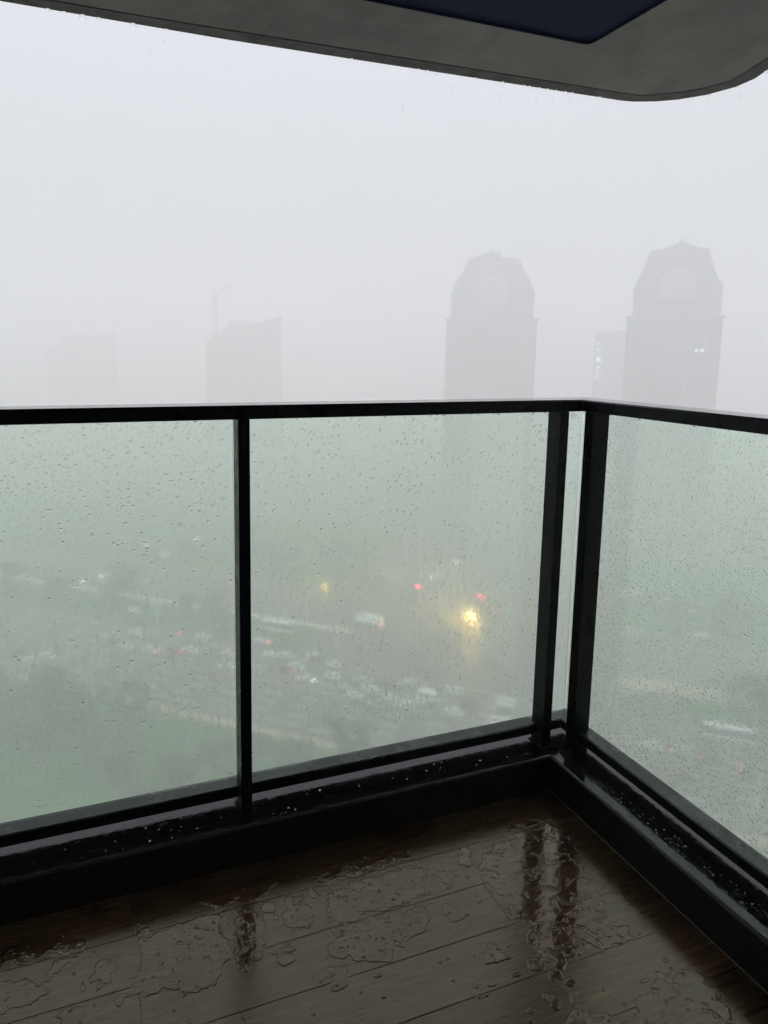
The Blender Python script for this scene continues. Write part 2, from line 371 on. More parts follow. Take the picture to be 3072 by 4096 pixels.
hh = np.clip((hgt - 0.2) / 0.5, 0, 1); hh = hh*hh*(3-2*hh)
rim = np.exp(-((hgt - 0.75) / 0.15)**2)
zz = ZF + 0.0002 + 0.00062*hh + 0.00018*rim + 0.00036*(n2-0.5)*hh
zz = np.where(hh < 0.02, ZF - 0.0004, zz)
wetc = hgt > 0.12
cell = wetc[:-1, :-1] | wetc[1:, :-1] | wetc[:-1, 1:] | wetc[1:, 1:]
idx = np.arange(GX.size).reshape(GX.shape)
q = np.stack([idx[:-1, :-1][cell], idx[:-1, 1:][cell], idx[1:, 1:][cell], idx[1:, :-1][cell]], 1)
used = np.unique(q); remap = np.full(GX.size, -1); remap[used] = np.arange(len(used))
vv = np.stack([GX.ravel()[used], GY.ravel()[used], zz.ravel()[used]], 1)
pud = npmesh('rain_puddles', vv, remap[q], WETWOOD)
pa = pud.data.attributes.new('tone', 'FLOAT', 'POINT'); pa.data.foreach_set('value', np.full(len(vv), 0.5, np.float32))
tag(pud, 'thin broken film of rainwater spread over the wood-look balcony floor', 'puddle', kind='stuff')

# kerb upstand, L shaped, wet on top
def bevel_prof(yin, yout, zb, zt):   # cross-section of the kerb from inside to outside
    r = 0.006; p = [(yin, zb), (yin, zt - 0.012), (yin - 0.002, zt - 0.011), (yin - 0.002, zt - r*0.6)]
    for a in (200, 150, 120, 95): p.append((yin + r*0.5 + r*math.cos(R(a)), zt - r + r*math.sin(R(a))))
    p += [(yout - 0.01, zt), (yout, zt - 0.008), (yout, zb - 0.3), (yin, zb - 0.3)]
    return p
ky = bevel_prof(0, 0.19, ZF, ZK)
kb = MB(); n = len(ky)
rings = [[(X0 - 0.25, KY + d, z) for d, z in ky], [(KX + d, KY + d, z) for d, z in ky], [(KX + d, Y0 - 0.25, z) for d, z in ky]]
for k in range(2):
    a = rings[k]; b = rings[k+1]; base = len(kb.v); kb.v += a + b
    for i in range(n):
        j = (i+1) % n; kb.f.append((base+i, base+j, base+n+j, base+n+i)); kb.m.append(2 if 2 <= i <= 5 else (0 if i in (6, 7) else 1))
kbo = kb.build('balcony_kerb', [KERBTOP, KERBSIDE, plain('kerb_nosing', (0.09, 0.078, 0.062), 0.4, 0.3, 20)])
tag(kbo, 'low black stone kerb, wet on top, running round the floor under both railings', 'kerb')

# thin joint of white sealant / water along floor and kerb foot
jt = MB(); pts = [(KX - 0.0015 + 0.0008*math.sin(i*1.7), KY - i*0.03, ZF + 0.0006) for i in range(100)]
jt.tube(pts, 0.0016, 5)
jo = jt.build('sealant_joint', plain('sealant', (0.16, 0.15, 0.13), 0.35), kbo, smooth=True)

# railing
rail = thing('balcony_railing', 'black metal corner railing with rain-covered glass panels', 'railing', (0, 0, 0))
RW = 0.10
tr = MB()
def railbar(mb, pts_in, wdt, z0, z1):
    # L-shaped bar with mitred corner; material 0 sides, 1 top
    (xa, ya), (xc, yc), (xe, ye) = pts_in
    inn = [(xa, ya), (xc, yc), (xe, ye)]; out = [(xa, ya + wdt), (xc + wdt, yc + wdt), (xe + wdt, ye)]
    c = 0.004
    def ring(pi, po):
        ix, iy = pi; ox, oy = po; dx, dy = (ox-ix)/wdt, (oy-iy)/wdt
        prof = [(0, z0), (0, z1-c), (c, z1), (wdt-c, z1), (wdt, z1-c), (wdt, z0)]
        return [(ix + dx*d, iy + dy*d, z) for d, z in prof]
    rg = [ring(a, b) for a, b in zip(inn, out)]
    for k in range(2):
        base = len(mb.v); mb.v += rg[k] + rg[k+1]
        for i in range(6):
            j = (i+1) % 6; mb.f.append((base+i, base+j, base+6+j, base+6+i)); mb.m.append(1 if i in (1, 2, 3) else 0)
g0 = 0.0006
def rail_l(mb, w, z0, z1, xin, yin):
    base = len(mb.v)
    c = 0.004
    prof = [(0, z0), (0, z1-c), (c, z1), (w-c, z1), (w, z1-c), (w, z0)]
    a = [(X0, yin + d, z) for d, z in prof]; b = [(xin + d - g0, yin + d, z) for d, z in prof]
    mb.v += a + b
    for i in range(6):
        j = (i+1) % 6; mb.f.append((base+i, base+j, base+6+j, base+6+i)); mb.m.append(1 if i in (1, 2, 3) else 0)
    mb.f += [tuple(base+i for i in range(6)), tuple(base+6+i for i in range(6))]; mb.m += [0, 0]
def rail_r(mb, w, z0, z1, xin, yin):
    base = len(mb.v); c = 0.004
    prof = [(0, z0), (0, z1-c), (c, z1), (w-c, z1), (w, z1-c), (w, z0)]
    a = [(xin + d, yin + d - g0, z) for d, z in prof]; b = [(xin + d, Y0, z) for d, z in prof]
    mb.v += a + b
    for i in range(6):
        j = (i+1) % 6; mb.f.append((base+i, base+j, base+6+j, base+6+i)); mb.m.append(1 if i in (1, 2, 3) else 0)
    mb.f += [tuple(base+i for i in range(6)), tuple(base+6+i for i in range(6))]; mb.m += [0, 0]
for fn in (rail_l, rail_r):
    mb = MB(); fn(mb, RW, ZR0, ZR1, XI, YI); mb.build('top_rail', [PAINT, RAILTOP], rail)
    mb = MB(); fn(mb, 0.0635, ZS0, ZS1, XI + 0.0225, 1.822); mb.build('bottom_rail', [PAINT, SILL], rail)
def post_x(x0, x1): MB().box((x0, YI, ZK - 0.002), (x1, 1.847, ZR0 - 0.0005)).build('post', PAINT, rail, bevel=0.0015)
def post_y(y0, y1): MB().box((XI, y0, ZK - 0.002), (1.543, y1, ZR0 - 0.0005)).build('post', PAINT, rail, bevel=0.0015)
post_x(0.390, 0.421); post_x(1.401, 1.433); post_x(-0.62, -0.589); post_x(-1.66, -1.629)
post_y(1.733, 1.771); post_y(0.72, 0.751); post_y(-0.30, -0.269); post_y(-1.21, -1.179)
# foot brackets: small welded plates round each post foot
for (x0, x1) in ((0.390, 0.421), (1.401, 1.433), (-0.62, -0.589)):
    MB().box((x0-0.006, YI-0.006, ZK-0.001), (x1+0.006, 1.853, ZK+0.004)).build('post_foot', PAINT, rail, bevel=0.001)
# glass
def pane(a, b, axis):
    z0, z1 = ZS1 - 0.002, ZR0 + 0.006
    mb = MB()
    if axis == 'x': mb.box((a, 1.868, z0), (b, 1.880, z1))
    else: mb.box((1.553, a, z0), (1.565, b, z1))
    # outer face takes the wet material
    for i, f in enumerate(mb.f):
        vs = [mb.v[k] for k in f]
        if axis == 'x' and all(abs(v[1]-1.880) < 1e-6 for v in vs): mb.m[i] = 1
        if axis == 'y' and all(abs(v[0]-1.565) < 1e-6 for v in vs): mb.m[i] = 1
    return mb.build('glass_panel', [GLASS_IN, GLASS_OUT], rail)
p_left = pane(-0.610, 0.3935, 'x'); p_mid = pane(0.4005, 1.5515, 'x')
p_out = pane(-1.645, -0.617, 'x')
p_right = pane(0.738, 1.862, 'y'); p_near = pane(-0.283, 0.731, 'y'); p_last = pane(-1.19, -0.29, 'y')
# small certification stamp etched in the top corner of the middle panel
ck = MB(); cx, cz = 1.5138, -0.2064; yy = 1.8675
def arc(cx, cz, r, a0, a1, w, sx=1.0, n=18):
    vs = []; fs = []
    for i in range(n+1):
        a = R(a0 + (a1-a0)*i/n)
        for rr in (r-w/2, r+w/2):
            vs.append((cx + sx*rr*math.cos(a), yy, cz + rr*math.sin(a)))
            vs.append((cx + sx*rr*math.cos(a), yy - 0.0003, cz + rr*math.sin(a)))
    for i in range(n):
        b = i*4; fs += [(b, b+2, b+6, b+4), (b+1, b+5, b+7, b+3), (b, b+4, b+5, b+1), (b+2, b+3, b+7, b+6)]
    ck.add(vs, fs)
arc(cx, cz, 0.0075, 0, 360, 0.0006, 1.15, 32)
for dx in (-0.0036, 0.0, 0.0036): arc(cx + dx, cz, 0.0030, 50, 310, 0.0007, 0.75)
for i in range(6): ck.box((cx - 0.0075 + i*0.0026, yy - 0.0003, cz + 0.0105), (cx - 0.0062 + i*0.0026, yy, cz + 0.0122))
ck.build('etched_stamp', GEDGE, p_mid)

# drops on the glass ------------------------------------------------
def domes(name, cs, mat_, flat=0.45, seg=10, label=None, parent=None):
    """cs: rows of centre(3), normal axis ('n'), rx, rz -> closed water domes"""
    P, Nn, U, V_, A, B, Ht = cs
    rings = [(1.0, 0.0), (0.94, 0.38), (0.62, 0.8)]
    ang = np.arange(seg)*2*np.pi/seg
    loc = [np.zeros((1, 3))]
    L = []
    for rr, hz in rings:
        for a in ang: L.append((rr*np.cos(a), rr*np.sin(a), hz))
    L.append((0, 0, 1.0)); L.append((0, 0, 0.0))
    for a in ang: L.append((np.cos(a), np.sin(a), 0.0))
    L = np.array(L)
    nv = len(L); K = len(P)
    verts = P[:, None, :] + L[None, :, 0:1]*(A[:, None, None]*U[None, None, :]) + L[None, :, 1:2]*(B[:, None, None]*V_[None, None, :]) + L[None, :, 2:3]*(Ht[:, None, None]*Nn[None, None, :])
    fs = []
    for k in range(2):
        for i in range(seg):
            j = (i+1) % seg; a0 = k*seg; b0 = (k+1)*seg
            fs += [(a0+i, a0+j, b0+j), (a0+i, b0+j, b0+i)]
    top = 3*seg; bot = top+1
    for i in range(seg):
        j = (i+1) % seg; fs += [(2*seg+i, 2*seg+j, top), (bot+1+j, bot+1+i, bot)]
    F = np.array(fs); allf = (F[None] + (np.arange(K)*nv)[:, None, None]).reshape(-1, 3)
    return npmesh(name, verts.reshape(-1, 3), allf, mat_, parent)

rng = np.random.default_rng(3)
def smooth(x, a, b): t = np.clip((x-a)/(b-a), 0, 1); return t*t*(3-2*t)
def rain_film(a, b, axis, drops, threads, label, gs=0.0010):
    """water on the outside of a pane: drops and runs merge into one raised film (height field over the glass)"""
    z0, z1 = -1.232, -0.178
    nx_, nz_ = int((b-a)/gs), int((z1-z0)/gs); H = np.zeros((nz_, nx_), np.float32)
    def stamp(x, z, rx, rz, h, p=0.5):
        ix0 = int((x-rx-a)/gs); ix1 = int((x+rx-a)/gs)+2; iz0 = int((z-rz-z0)/gs); iz1 = int((z+rz-z0)/gs)+2
        ix0 = max(ix0, 0); iz0 = max(iz0, 0); ix1 = min(ix1, nx_); iz1 = min(iz1, nz_)
        if ix0 >= ix1 or iz0 >= iz1: return
        X = (a + np.arange(ix0, ix1)*gs - x)/rx; Z = (z0 + np.arange(iz0, iz1)*gs - z)/rz
        q = 1 - X[None, :]**2 - Z[:, None]**2
        v = h*np.sqrt(np.clip(q, 0, 1))
        np.maximum(H[iz0:iz1, ix0:ix1], v, out=H[iz0:iz1, ix0:ix1])
    for (s_, h_, r_) in drops:
        x = a + (b-a)*s_; z = z0 + (z1-z0)*h_
        e = rng.random(); stamp(x, z, r_*(0.85+0.3*e), r_*(0.85+0.55*rng.random()), r_*0.68)
        if rng.random() < 0.3 and r_ > 0.0016: stamp(x + r_*(rng.random()-0.5)*1.8, z + r_*1.2*rng.random(), r_*0.7, r_*0.7, r_*0.5)
    for (x, z, ln, w, sl) in threads:
        st = 0.0009; n = int(ln/st); ph = rng.random()*6; am = 0.0006+0.0022*rng.random(); fr = 25 + 60*rng.random()
        for i in range(n):
            f = i*st; w_ = w*(0.55 + 0.45*math.sin(f*190+ph))*(1.35 if i > n-4 else 1)*(0.4+0.6*min(1, f/0.01))
            if rng.random() < 0.12: continue
            stamp(x + sl*f + am*math.sin(f*fr*2+ph) + 0.4*am*math.sin(f*fr*5.3), z - f, w_, w_*1.5, w_*0.66)
    wet = H > 1e-5
    cell = wet[:-1, :-1] | wet[1:, :-1] | wet[:-1, 1:] | wet[1:, 1:]
    idx = np.arange(H.size).reshape(H.shape)
    q = np.stack([idx[:-1, :-1][cell], idx[:-1, 1:][cell], idx[1:, 1:][cell], idx[1:, :-1][cell]], 1)
    used = np.unique(q); remap = np.full(H.size, -1); remap[used] = np.arange(len(used)); q = remap[q]
    u = a + (used % nx_)*gs; w = z0 + (used // nx_)*gs; h = H.ravel()[used]
    base = np.full(len(used), (1.8802 if axis == 'x' else 1.5652))
    if axis == 'x': top = np.stack([u, base + h, w], 1); bot = np.stack([u, base, w], 1); qt = q[:, ::-1]
    else: top = np.stack([base + h, u, w], 1); bot = np.stack([base, u, w], 1); qt = q
    o = npmesh('raindrops', np.concatenate([top, bot]), np.concatenate([qt, qt[:, ::-1] + len(used)]), WATER)
    tag(o, label, 'raindrops', kind='stuff'); return o
def sample(count, dens, rmin, rmax, pw):
    s_ = rng.random(count*5); h_ = rng.random(count*5); k_ = rng.random(count*5) < dens(h_, s_)
    s_ = s_[k_][:count]; h_ = h_[k_][:count]; r_ = rmin + (rmax-rmin)*rng.random(len(s_))**pw
    return list(zip(s_, h_, r_))
th = []
U_ = random.uniform
for _ in range(110): th.append((U_(0.43, 0.80), U_(-0.72, -0.40), U_(0.02, 0.10), U_(0.0008, 0.0013), -0.22))
for _ in range(380): th.append((U_(0.44, 1.54), U_(-1.15, -0.5), U_(0.01, 0.06), U_(0.0008, 0.0015), U_(-0.04, 0.04)))
for cx_, cz_, k in ((0.62, -0.83, 40), (0.80, -0.86, 60), (0.66, -1.04, 90), (0.82, -1.07, 120), (0.95, -1.07, 120), (1.22, -0.86, 170), (0.55, -0.98, 70), (0.72, -0.72, 40), (1.05, -0.70, 50), (1.12, -0.95, 40)):
    for _ in range(k): th.append((random.gauss(cx_, 0.06), random.gauss(cz_, 0.05), U_(0.006, 0.03), U_(0.0009, 0.0019), U_(-0.1, 0.1)))
dr = sample(2300, lambda h, s: 0.10 + 0.8*smooth(h, 0.5, 0.97) + 0.3*smooth(s, 0.65, 0.85)*smooth(h, 0.1, 0.3), 0.0009, 0.0034, 2.8) + sample(5200, lambda h, s: 0.4 + 0*h, 0.0007, 0.0012, 1.5)
rain_film(0.40, 1.552, 'x', dr, th, 'raindrops and runs of water over the outside of the middle glass panel')
th = []
for _ in range(520): th.append((U_(-0.24, 0.38), random.gauss(-0.95, 0.12), U_(0.01, 0.07), U_(0.0008, 0.0016), U_(-0.15, 0.15)))
for _ in range(120): th.append((U_(-0.24, 0.38), U_(-1.18, -0.55), U_(0.005, 0.03), U_(0.0008, 0.0013), U_(-0.4, 0.4)))
dr = sample(1500, lambda h, s: 0.12 + 0.8*smooth(h, 0.5, 0.95), 0.0009, 0.0035, 2.8) + sample(3400, lambda h, s: 0.4 + 0*h, 0.0007, 0.0012, 1.5)
rain_film(-0.26, 0.392, 'x', dr, th, 'raindrops and wavy runs of water over the outside of the left glass panel')
dr = sample(11500, lambda h, s: 0.5 + 0.3*np.exp(-((h-0.03)/0.06)**2), 0.0009, 0.0025, 3.0)
rain_film(1.05, 1.860, 'y', dr, [], 'fine dense raindrops covering the outside of the right glass panel')

# beads of water on kerb and sill tops
def flat_drops(name, K, fx, rmin, rmax, z, label, flat=0.34):
    xy = np.array([fx() for _ in range(K)]); r = rmin + (rmax-rmin)*rng.random(K)**2.5
    P = np.column_stack([xy[:, 0], xy[:, 1], np.full(K, z)])
    o = domes(name, (P, np.array([0, 0, 1.]), np.array([1., 0, 0]), np.array([0, 1., 0]), r*(0.9+0.6*rng.random(K)), r, r*flat), WATER)
    tag(o, label, 'raindrops', kind='stuff'); return o
flat_drops('water_beads', 70, lambda: (random.uniform(-0.6, 1.39), KY + 0.012 + 0.075*random.random()**1.3), 0.0010, 0.0034, ZK + 0.0002,
           'beads of rainwater on the black kerb under the left and middle panels')
flat_drops('water_beads', 190, lambda: (KX + 0.034 + 0.045*random.random(), random.uniform(0.6, 1.6)), 0.0008, 0.0022, ZK + 0.0002,
           'beads of rainwater on the black kerb under the right-hand railing')

# hanging and falling drops -----------------------------------------
def drop_mesh():
    mb = MB(); prof = [(0.0, 1.5), (0.25, 1.2), (0.55, 0.8), (0.85, 0.35), (1, -0.1), (0.9, -0.55), (0.55, -0.88), (0.0001, -1.0)]
    mb.loft([[(r*math.cos(k*math.pi/5), r*math.sin(k*math.pi/5), z) for k in range(10)] for r, z in prof])
    return mb
dm = drop_mesh().build('water_drop', WATER, smooth=True)
first = [dm]
def drop(x, y, z, r, label, group, st=1.0):
    o = first.pop() if first else bpy.data.objects.new('water_drop', dm.data)
    if o.name not in C.objects: C.objects.link(o)
    o.location = (x, y, z); o.scale = (r, r, r*st); tag(o, label, 'water drop', group)
HANG=[ (-0.037,2.807),(0.015,2.808),(0.075,2.810),(0.129,2.811),(0.246,2.812),(0.362,2.812),(1.084,2.800),(1.377,2.791),(1.418,2.790),(1.641,2.783),(1.774,2.779),(1.882,2.776),(1.909,2.776),(1.960,2.774),(2.003,2.773),(2.046,2.772),(2.096,2.770),(2.131,2.769),(2.281,2.765),(2.665,2.614),(2.712,2.560),(2.737,2.434),(2.698,2.271) ]
ZC = 1.15
for i, (x, y) in enumerate(HANG):
    r = 0.012 if i in (2, 4) else random.uniform(0.006, 0.0095)
    drop(x, y-0.004, ZC - r*0.6, r, 'clear raindrop hanging from the edge of the concrete slab overhead', 'drops hanging from the slab edge', 0.85)
FALL=[ (0.358,2.813,1.117),(0.303,2.813,1.066),(1.312,2.794,0.996),(1.464,2.791,1.145),(1.536,2.788,1.101),(1.768,2.781,1.098),(1.954,2.778,1.102),(2.037,2.776,1.118),(2.034,2.775,1.086),(2.126,2.772,1.122),(2.713,2.559,1.121),(2.737,2.416,1.109) ]
for x, y, z in FALL:
    drop(x, y, z, random.uniform(0.0035, 0.0055), 'tiny raindrop falling through the air below the slab edge', 'drops falling from the slab edge', 2.2)
for x in (-0.154,0.047,0.281,0.549,0.806,0.950,0.971,0.993,1.160,1.178,1.302,1.345):
    drop(x, YI+0.003, ZR0 - 0.0015, random.uniform(0.0026, 0.0042), 'raindrop clinging under the black top rail on the left run', 'drops under the top rail', 0.8)
for y in (1.728, 1.55, 1.36):
    drop(XI+0.003, y, ZR0 - 0.0015, 0.0035, 'raindrop clinging under the black top rail on the right run', 'drops under the right top rail', 0.8)

# slab overhead -----------------------------------------------------
OUT = [(-4.5, 2.78), (-0.186, 2.806), (0.578, 2.812), (1.078, 2.80), (1.642, 2.783), (2.285, 2.765), (2.398, 2.763), (2.465, 2.752), (2.554, 2.712), (2.63, 2.655), (2.70, 2.56), (2.737, 2.44), (2.728, 2.34), (2.692, 2.252), (2.62, 2.08), (2.56, 1.9), (2.50, 1.6), (2.48, 0.5), (2.48, -1.6)]
GRV = [(-4.5, 2.715), (0.197, 2.743), (0.563, 2.737), (1.048, 2.723), (2.219, 2.692), (2.36, 2.69), (2.444, 2.682), (2.51, 2.63), (2.575, 2.58), (2.635, 2.49), (2.66, 2.40), (2.650, 2.34), (2.596, 2.176), (2.53, 1.98), (2.47, 1.85), (2.42, 1.6), (2.40, 0.5), (2.40, -1.6)]
REC = [(-4.4, 2.343), (1.845, 2.343), (1.862, 2.338), (1.870, 2.325), (1.873, 2.30), (1.873, -1.3), (-4.4, -1.3)]
def tess(loops, z, mb, mi, flip=False):
    ls = [[Vector((x, y, 0)) for x, y in l] for l in loops]; t = tessellate_polygon(ls)
    vs = [(v.x, v.y, z) for l in ls for v in l]; mb.add(vs, t, mi)
def off(pts, d):   # shift each point towards inside (approx. by the polyline normal)
    o = []
    for i, p in enumerate(pts):
        a = Vector(pts[max(i-1, 0)]); c = Vector(pts[min(i+1, len(pts)-1)]); t = (c-a).normalized(); nn = Vector((t.y, -t.x))
        o.append((p[0]+nn.x*d, p[1]+nn.y*d))
    return o
def wallstrip(pts, z0, z1, mb, mi, closed=False):
    n = len(pts); vs = [(x, y, z0) for x, y in pts] + [(x, y, z1) for x, y in pts]
    mb.add(vs, [(i, (i+1) % n, (i+1) % n+n, i+n) for i in range(n if closed else n-1)], mi)
G1 = GRV; G2 = off(GRV, 0.009)
cl = MB()
tess([OUT + G1[::-1]], ZC, cl, 1)
tess([G1 + G2[::-1]], ZC + 0.012, cl, 0)
wallstrip(G1, ZC, ZC+0.012, cl, 0); wallstrip(G2, ZC, ZC+0.012, cl, 0)
tess([G2 + [(-4.5, -1.6)], REC], ZC + 0.001, cl, 0)
wallstrip(OUT, ZC, ZC+0.26, cl, 0)
tess([OUT + [(-4.5, -1.6)]], ZC + 0.26, cl, 0)
wallstrip([(-4.5, -1.6), (-4.5, 2.78)], ZC, ZC+0.26, cl, 0)
ceil = cl.build('ceiling', [SOFFIT, plain('wet_soffit_rim', (0.13, 0.13, 0.128), 0.75, 0.3, 14, 0.3, 60, spec=0.1)], fixn=False); tag(ceil, kind='structure')
rc = MB(); wallstrip(REC, ZC + 0.001, ZC+0.012, rc, 0, True); tess([REC], ZC+0.012, rc, 0)
rco = rc.build('recessed_panel', [NAVY], ceil, fixn=False)

# unseen building wall, added behind the viewer and at left to shade the balcony
wl = MB(); wl.box((-4.5, -1.6, ZF - 0.4), (3.2, Y0 - 0.25, ZC - 0.002)); wl.box((-4.5, Y0 - 0.25, ZF - 0.4), (X0 - 0.25, 1.6, ZC - 0.002))
wlo = wl.build('wall', [WALLM], fixn=False); tag(wlo, kind='structure')

# ================================================================== the city below
G = -90.0
def rn(n, t): return (n*0.66 + t*0.75, n*0.75 - t*0.66)     # (across, along) of the avenue -> x, y
ASPH = plain('wet_asphalt', (0.075, 0.065, 0.050), 0.5, 0.25, 0.05)
GRASS = plain('grass_ground', (0.030, 0.092, 0.008), 0.9, 0.5, 0.06)
PAVE = plain('paving', (0.34, 0.27, 0.19), 0.5, 0.15, 0.2)
PALE = plain('pale_paving', (0.5, 0.47, 0.4), 0.5, 0.15, 0.2)
WHITE = plain('road_paint', (0.7, 0.7, 0.68), 0.5, 0.1, 1)
DIRT = plain('city_ground', (0.075, 0.070, 0.052), 0.7, 0.4, 0.02)
def sheet(name, polys, z, mt, parent=None, thick=0.0):
    mb = MB()
    for pl in polys:
        if thick: mb.prism(pl, lambda p, d: (p[0], p[1], d), G + z - thick, G + z)
        else: mb.add([(x, y, G+z) for x, y in pl], [tuple(range(len(pl)))])
    return tag(mb.build(name, mt, fixn=bool(thick)), kind='structure')
sheet('ground', [[(-1450, -1450), (1450, -1450), (1450, 1450), (-1450, 1450)]], 0, DIRT)
def band(n0, n1, t0, t1): return [rn(n0, t0), rn(n0, t1), rn(n1, t1), rn(n1, t0)]
sheet('road', [band(141, 183, -420, 330)], 0.004, ASPH)
sheet('side_road', [band(205, 240, -420, 330)], 0.004, ASPH)
sheet('cross_road', [band(238, 520, -88, -22)], 0.008, ASPH)
sheet('junction', [band(183, 205, -80, 5)], 0.012, ASPH)
sheet('far_road', [[(-60, 250), (-45, 232), (150, 400), (135, 418)]], 0.016, ASPH)
sheet('park_lawn', [band(20, 138, -420, 30)], 0.10, GRASS, thick=0.1)
sheet('verge', [band(186, 196, 22, 330), band(209.5, 212, 30, 330)], 0.12, GRASS, thick=0.12)
sheet('central_lawn', [band(186, 203, -420, -83)], 0.12, GRASS, thick=0.12)
sheet('far_lawn', [band(241, 330, 8, 330), band(242, 330, -420, -92)], 0.12, GRASS, thick=0.12)
sheet('pavement', [band(197, 204, 8, 330), band(138.5, 141, -420, 330)], 0.13, PAVE, thick=0.13)
sheet('path', [band(202.6, 205.4, -300, -72), band(120, 124, -60, 0)], 0.15, PALE, thick=0.15)
mk_ = MB()
for n_ in (145, 163, 179):
    x0, y0 = 0, 0; a, b, c, d = band(n_-0.13, n_+0.13, -300, 200)
    mk_.add([(p[0], p[1], G+0.012) for p in (a, b, c, d)], [(0, 1, 2, 3)])
for n_ in (149, 153.5, 158, 167, 171, 175):
    t_ = -300
    while t_ < 200:
        mk_.add([(p[0], p[1], G+0.012) for p in band(n_-0.18, n_+0.18, t_, t_+5)], [(0, 1, 2, 3)]); t_ += 11
for n_ in (213, 221, 230):
    t_ = -300
    while t_ < 200:
        if not (-90 < t_ < 0): mk_.add([(p[0], p[1], G+0.012) for p in band(n_-0.1, n_+0.1, t_, t_+5)], [(0, 1, 2, 3)])
        t_ += 11
for k in range(14):   # zebra crossing
    mk_.add([(p[0], p[1], G+0.016) for p in band(143+k*2.6, 144.3+k*2.6, -22, -17)], [(0, 1, 2, 3)])
tag(mk_.build('road_markings', WHITE, fixn=False), kind='structure')

# ---- vehicles
RUB = plain('tyre', (0.02, 0.02, 0.02), 0.7); CGL = plain('car_glass', (0.02, 0.025, 0.03), 0.08)
HEAD = emit('headlight_white', (1, 0.93, 0.80), 22); HAMB = emit('headlight_amber', (1, 0.62, 0.13), 1500)
HAMB2 = emit('headlight_glare', (1, 0.58, 0.15), 3000); HOR = emit('headlight_orange', (1, 0.72, 0.42), 12); TAIL = emit('tail_light', (1, 0.02, 0.05), 9); OFFL = plain('lamp_off', (0.3, 0.3, 0.3), 0.2)
TAILB = emit('tail_light_bright', (1, 0.015, 0.06), 90)
PAINTS = {k: plain('paint_' + k, c, 0.25, 0.03) for k, c in dict(white=(0.8, 0.8, 0.8), silver=(0.45, 0.46, 0.47), dark=(0.03, 0.03, 0.035), red=(0.3, 0.02, 0.03), grey=(0.16, 0.17, 0.18), cream=(0.62, 0.55, 0.42)).items()}
def car_body(kind):
    if kind == 'car':
        low = [(-2.25, 0.35), (-2.3, 0.75), (-2.1, 0.95), (-0.9, 1.02), (1.5, 1.0), (2.25, 0.9), (2.3, 0.5), (2.2, 0.32)]
        cab = [(-1.75, 1.0), (-1.25, 1.42), (0.35, 1.45), (1.35, 1.0)]; w = 0.9; L = 2.28; wb = 1.4; hz = 0.68
    elif kind == 'van':
        low = [(-2.6, 0.4), (-2.65, 1.2), (-2.55, 1.25), (2.55, 1.25), (2.65, 1.1), (2.6, 0.4)]
        cab = [(-2.5, 1.25), (-1.9, 2.05), (2.45, 2.1), (2.55, 1.25)]; w = 0.98; L = 2.63; wb = 1.6; hz = 0.8
    elif kind == 'truck':
        low = [(-4.6, 0.5), (-4.65, 1.4), (4.6, 1.4), (4.65, 0.7), (4.5, 0.5)]
        cab = [(-4.55, 1.4), (-4.4, 2.5), (-2.6, 2.6), (-2.5, 3.3), (4.55, 3.3), (4.55, 1.4)]; w = 1.25; L = 4.64; wb = 3.1; hz = 0.9
    else:
        low = [(-5.45, 0.45), (-5.5, 1.3), (5.5, 1.3), (5.5, 0.45)]
        cab = [(-5.45, 1.3), (-5.35, 2.9), (-5.0, 3.1), (5.2, 3.1), (5.45, 2.8), (5.5, 1.3)]; w = 1.25; L = 5.5; wb = 3.4; hz = 0.85
    return low, cab, w, L, wb, hz
def make_vehicle(kind, paint, lightmode, name):
    low, cab, w, L, wb, hz = car_body(kind)
    root = thing(name, 'x', 'car')
    ax = lambda p, d: (p[0], d, p[1])
    mb = MB(); mb.prism(low, ax, -w, w)
    wc = w*0.86
    top = max(z for _, z in cab)
    rf = MB()
    inner = [(x*0.93, z) for x, z in cab if z > (top+low[2][1])/2]
    mb.build('body', PAINTS[paint], root, bevel=0.06)
    cb = MB(); base = min(z for _, z in cab)
    n = len(cab)
    vs = [(x, -(wc + (w-wc)*(1-(z-base)/(top-base))*0.9), z) for x, z in cab] + [(x, wc + (w-wc)*(1-(z-base)/(top-base))*0.9, z) for x, z in cab]
    cb.add(vs, [tuple(range(n)), tuple(reversed(range(n, 2*n)))] + [(i, (i+1) % n, (i+1) % n+n, i+n) for i in range(n)])
    cb.build('window_band', CGL if kind in ('car', 'van', 'bus') else PAINTS[paint], root)
    xs = [x for x, z in cab if z > top-0.12]
    rf.box((min(xs)-0.02, -wc-0.02, top-0.03), (max(xs)+0.02, wc+0.02, top+0.05)); rf.build('roof', PAINTS[paint], root, bevel=0.02)
    wr = 0.34 if kind in ('car', 'van') else 0.5
    for sx in (-1, 1):
        for sy in (-1, 1):
            wm = MB(); wm.tube([(sx*wb, sy*(w-0.12), wr), (sx*wb, sy*(w+0.04), wr)], wr, 12); wm.build('wheel', RUB, root)
    hm, tm = {'off': (OFFL, OFFL), 'head': (HEAD, TAIL), 'amber': (HAMB, TAIL), 'glare': (HAMB2, TAIL), 'orange': (HOR, TAIL), 'tail': (OFFL, TAIL), 'tailb': (OFFL, TAILB)}[lightmode]
    s = {'off': 0.17, 'head': 0.17, 'tail': 0.12, 'tailb': 0.26, 'orange': 0.16, 'amber': 0.36, 'glare': 0.55}[lightmode]
    for sy in (-1, 1):
        MB().box((-L-0.06, sy*w*0.72-s, hz-s*0.6), (-L+0.06, sy*w*0.72+s, hz+s*0.6)).build('headlight', hm, root)
        MB().box((L-0.06, sy*w*0.72-s, hz-s*0.6), (L+0.06, sy*w*0.72+s, hz+s*0.6)).build('tail_light', tm, root)
    return root
protos = {}; 
A1 = math.atan2(-0.66, 0.75)
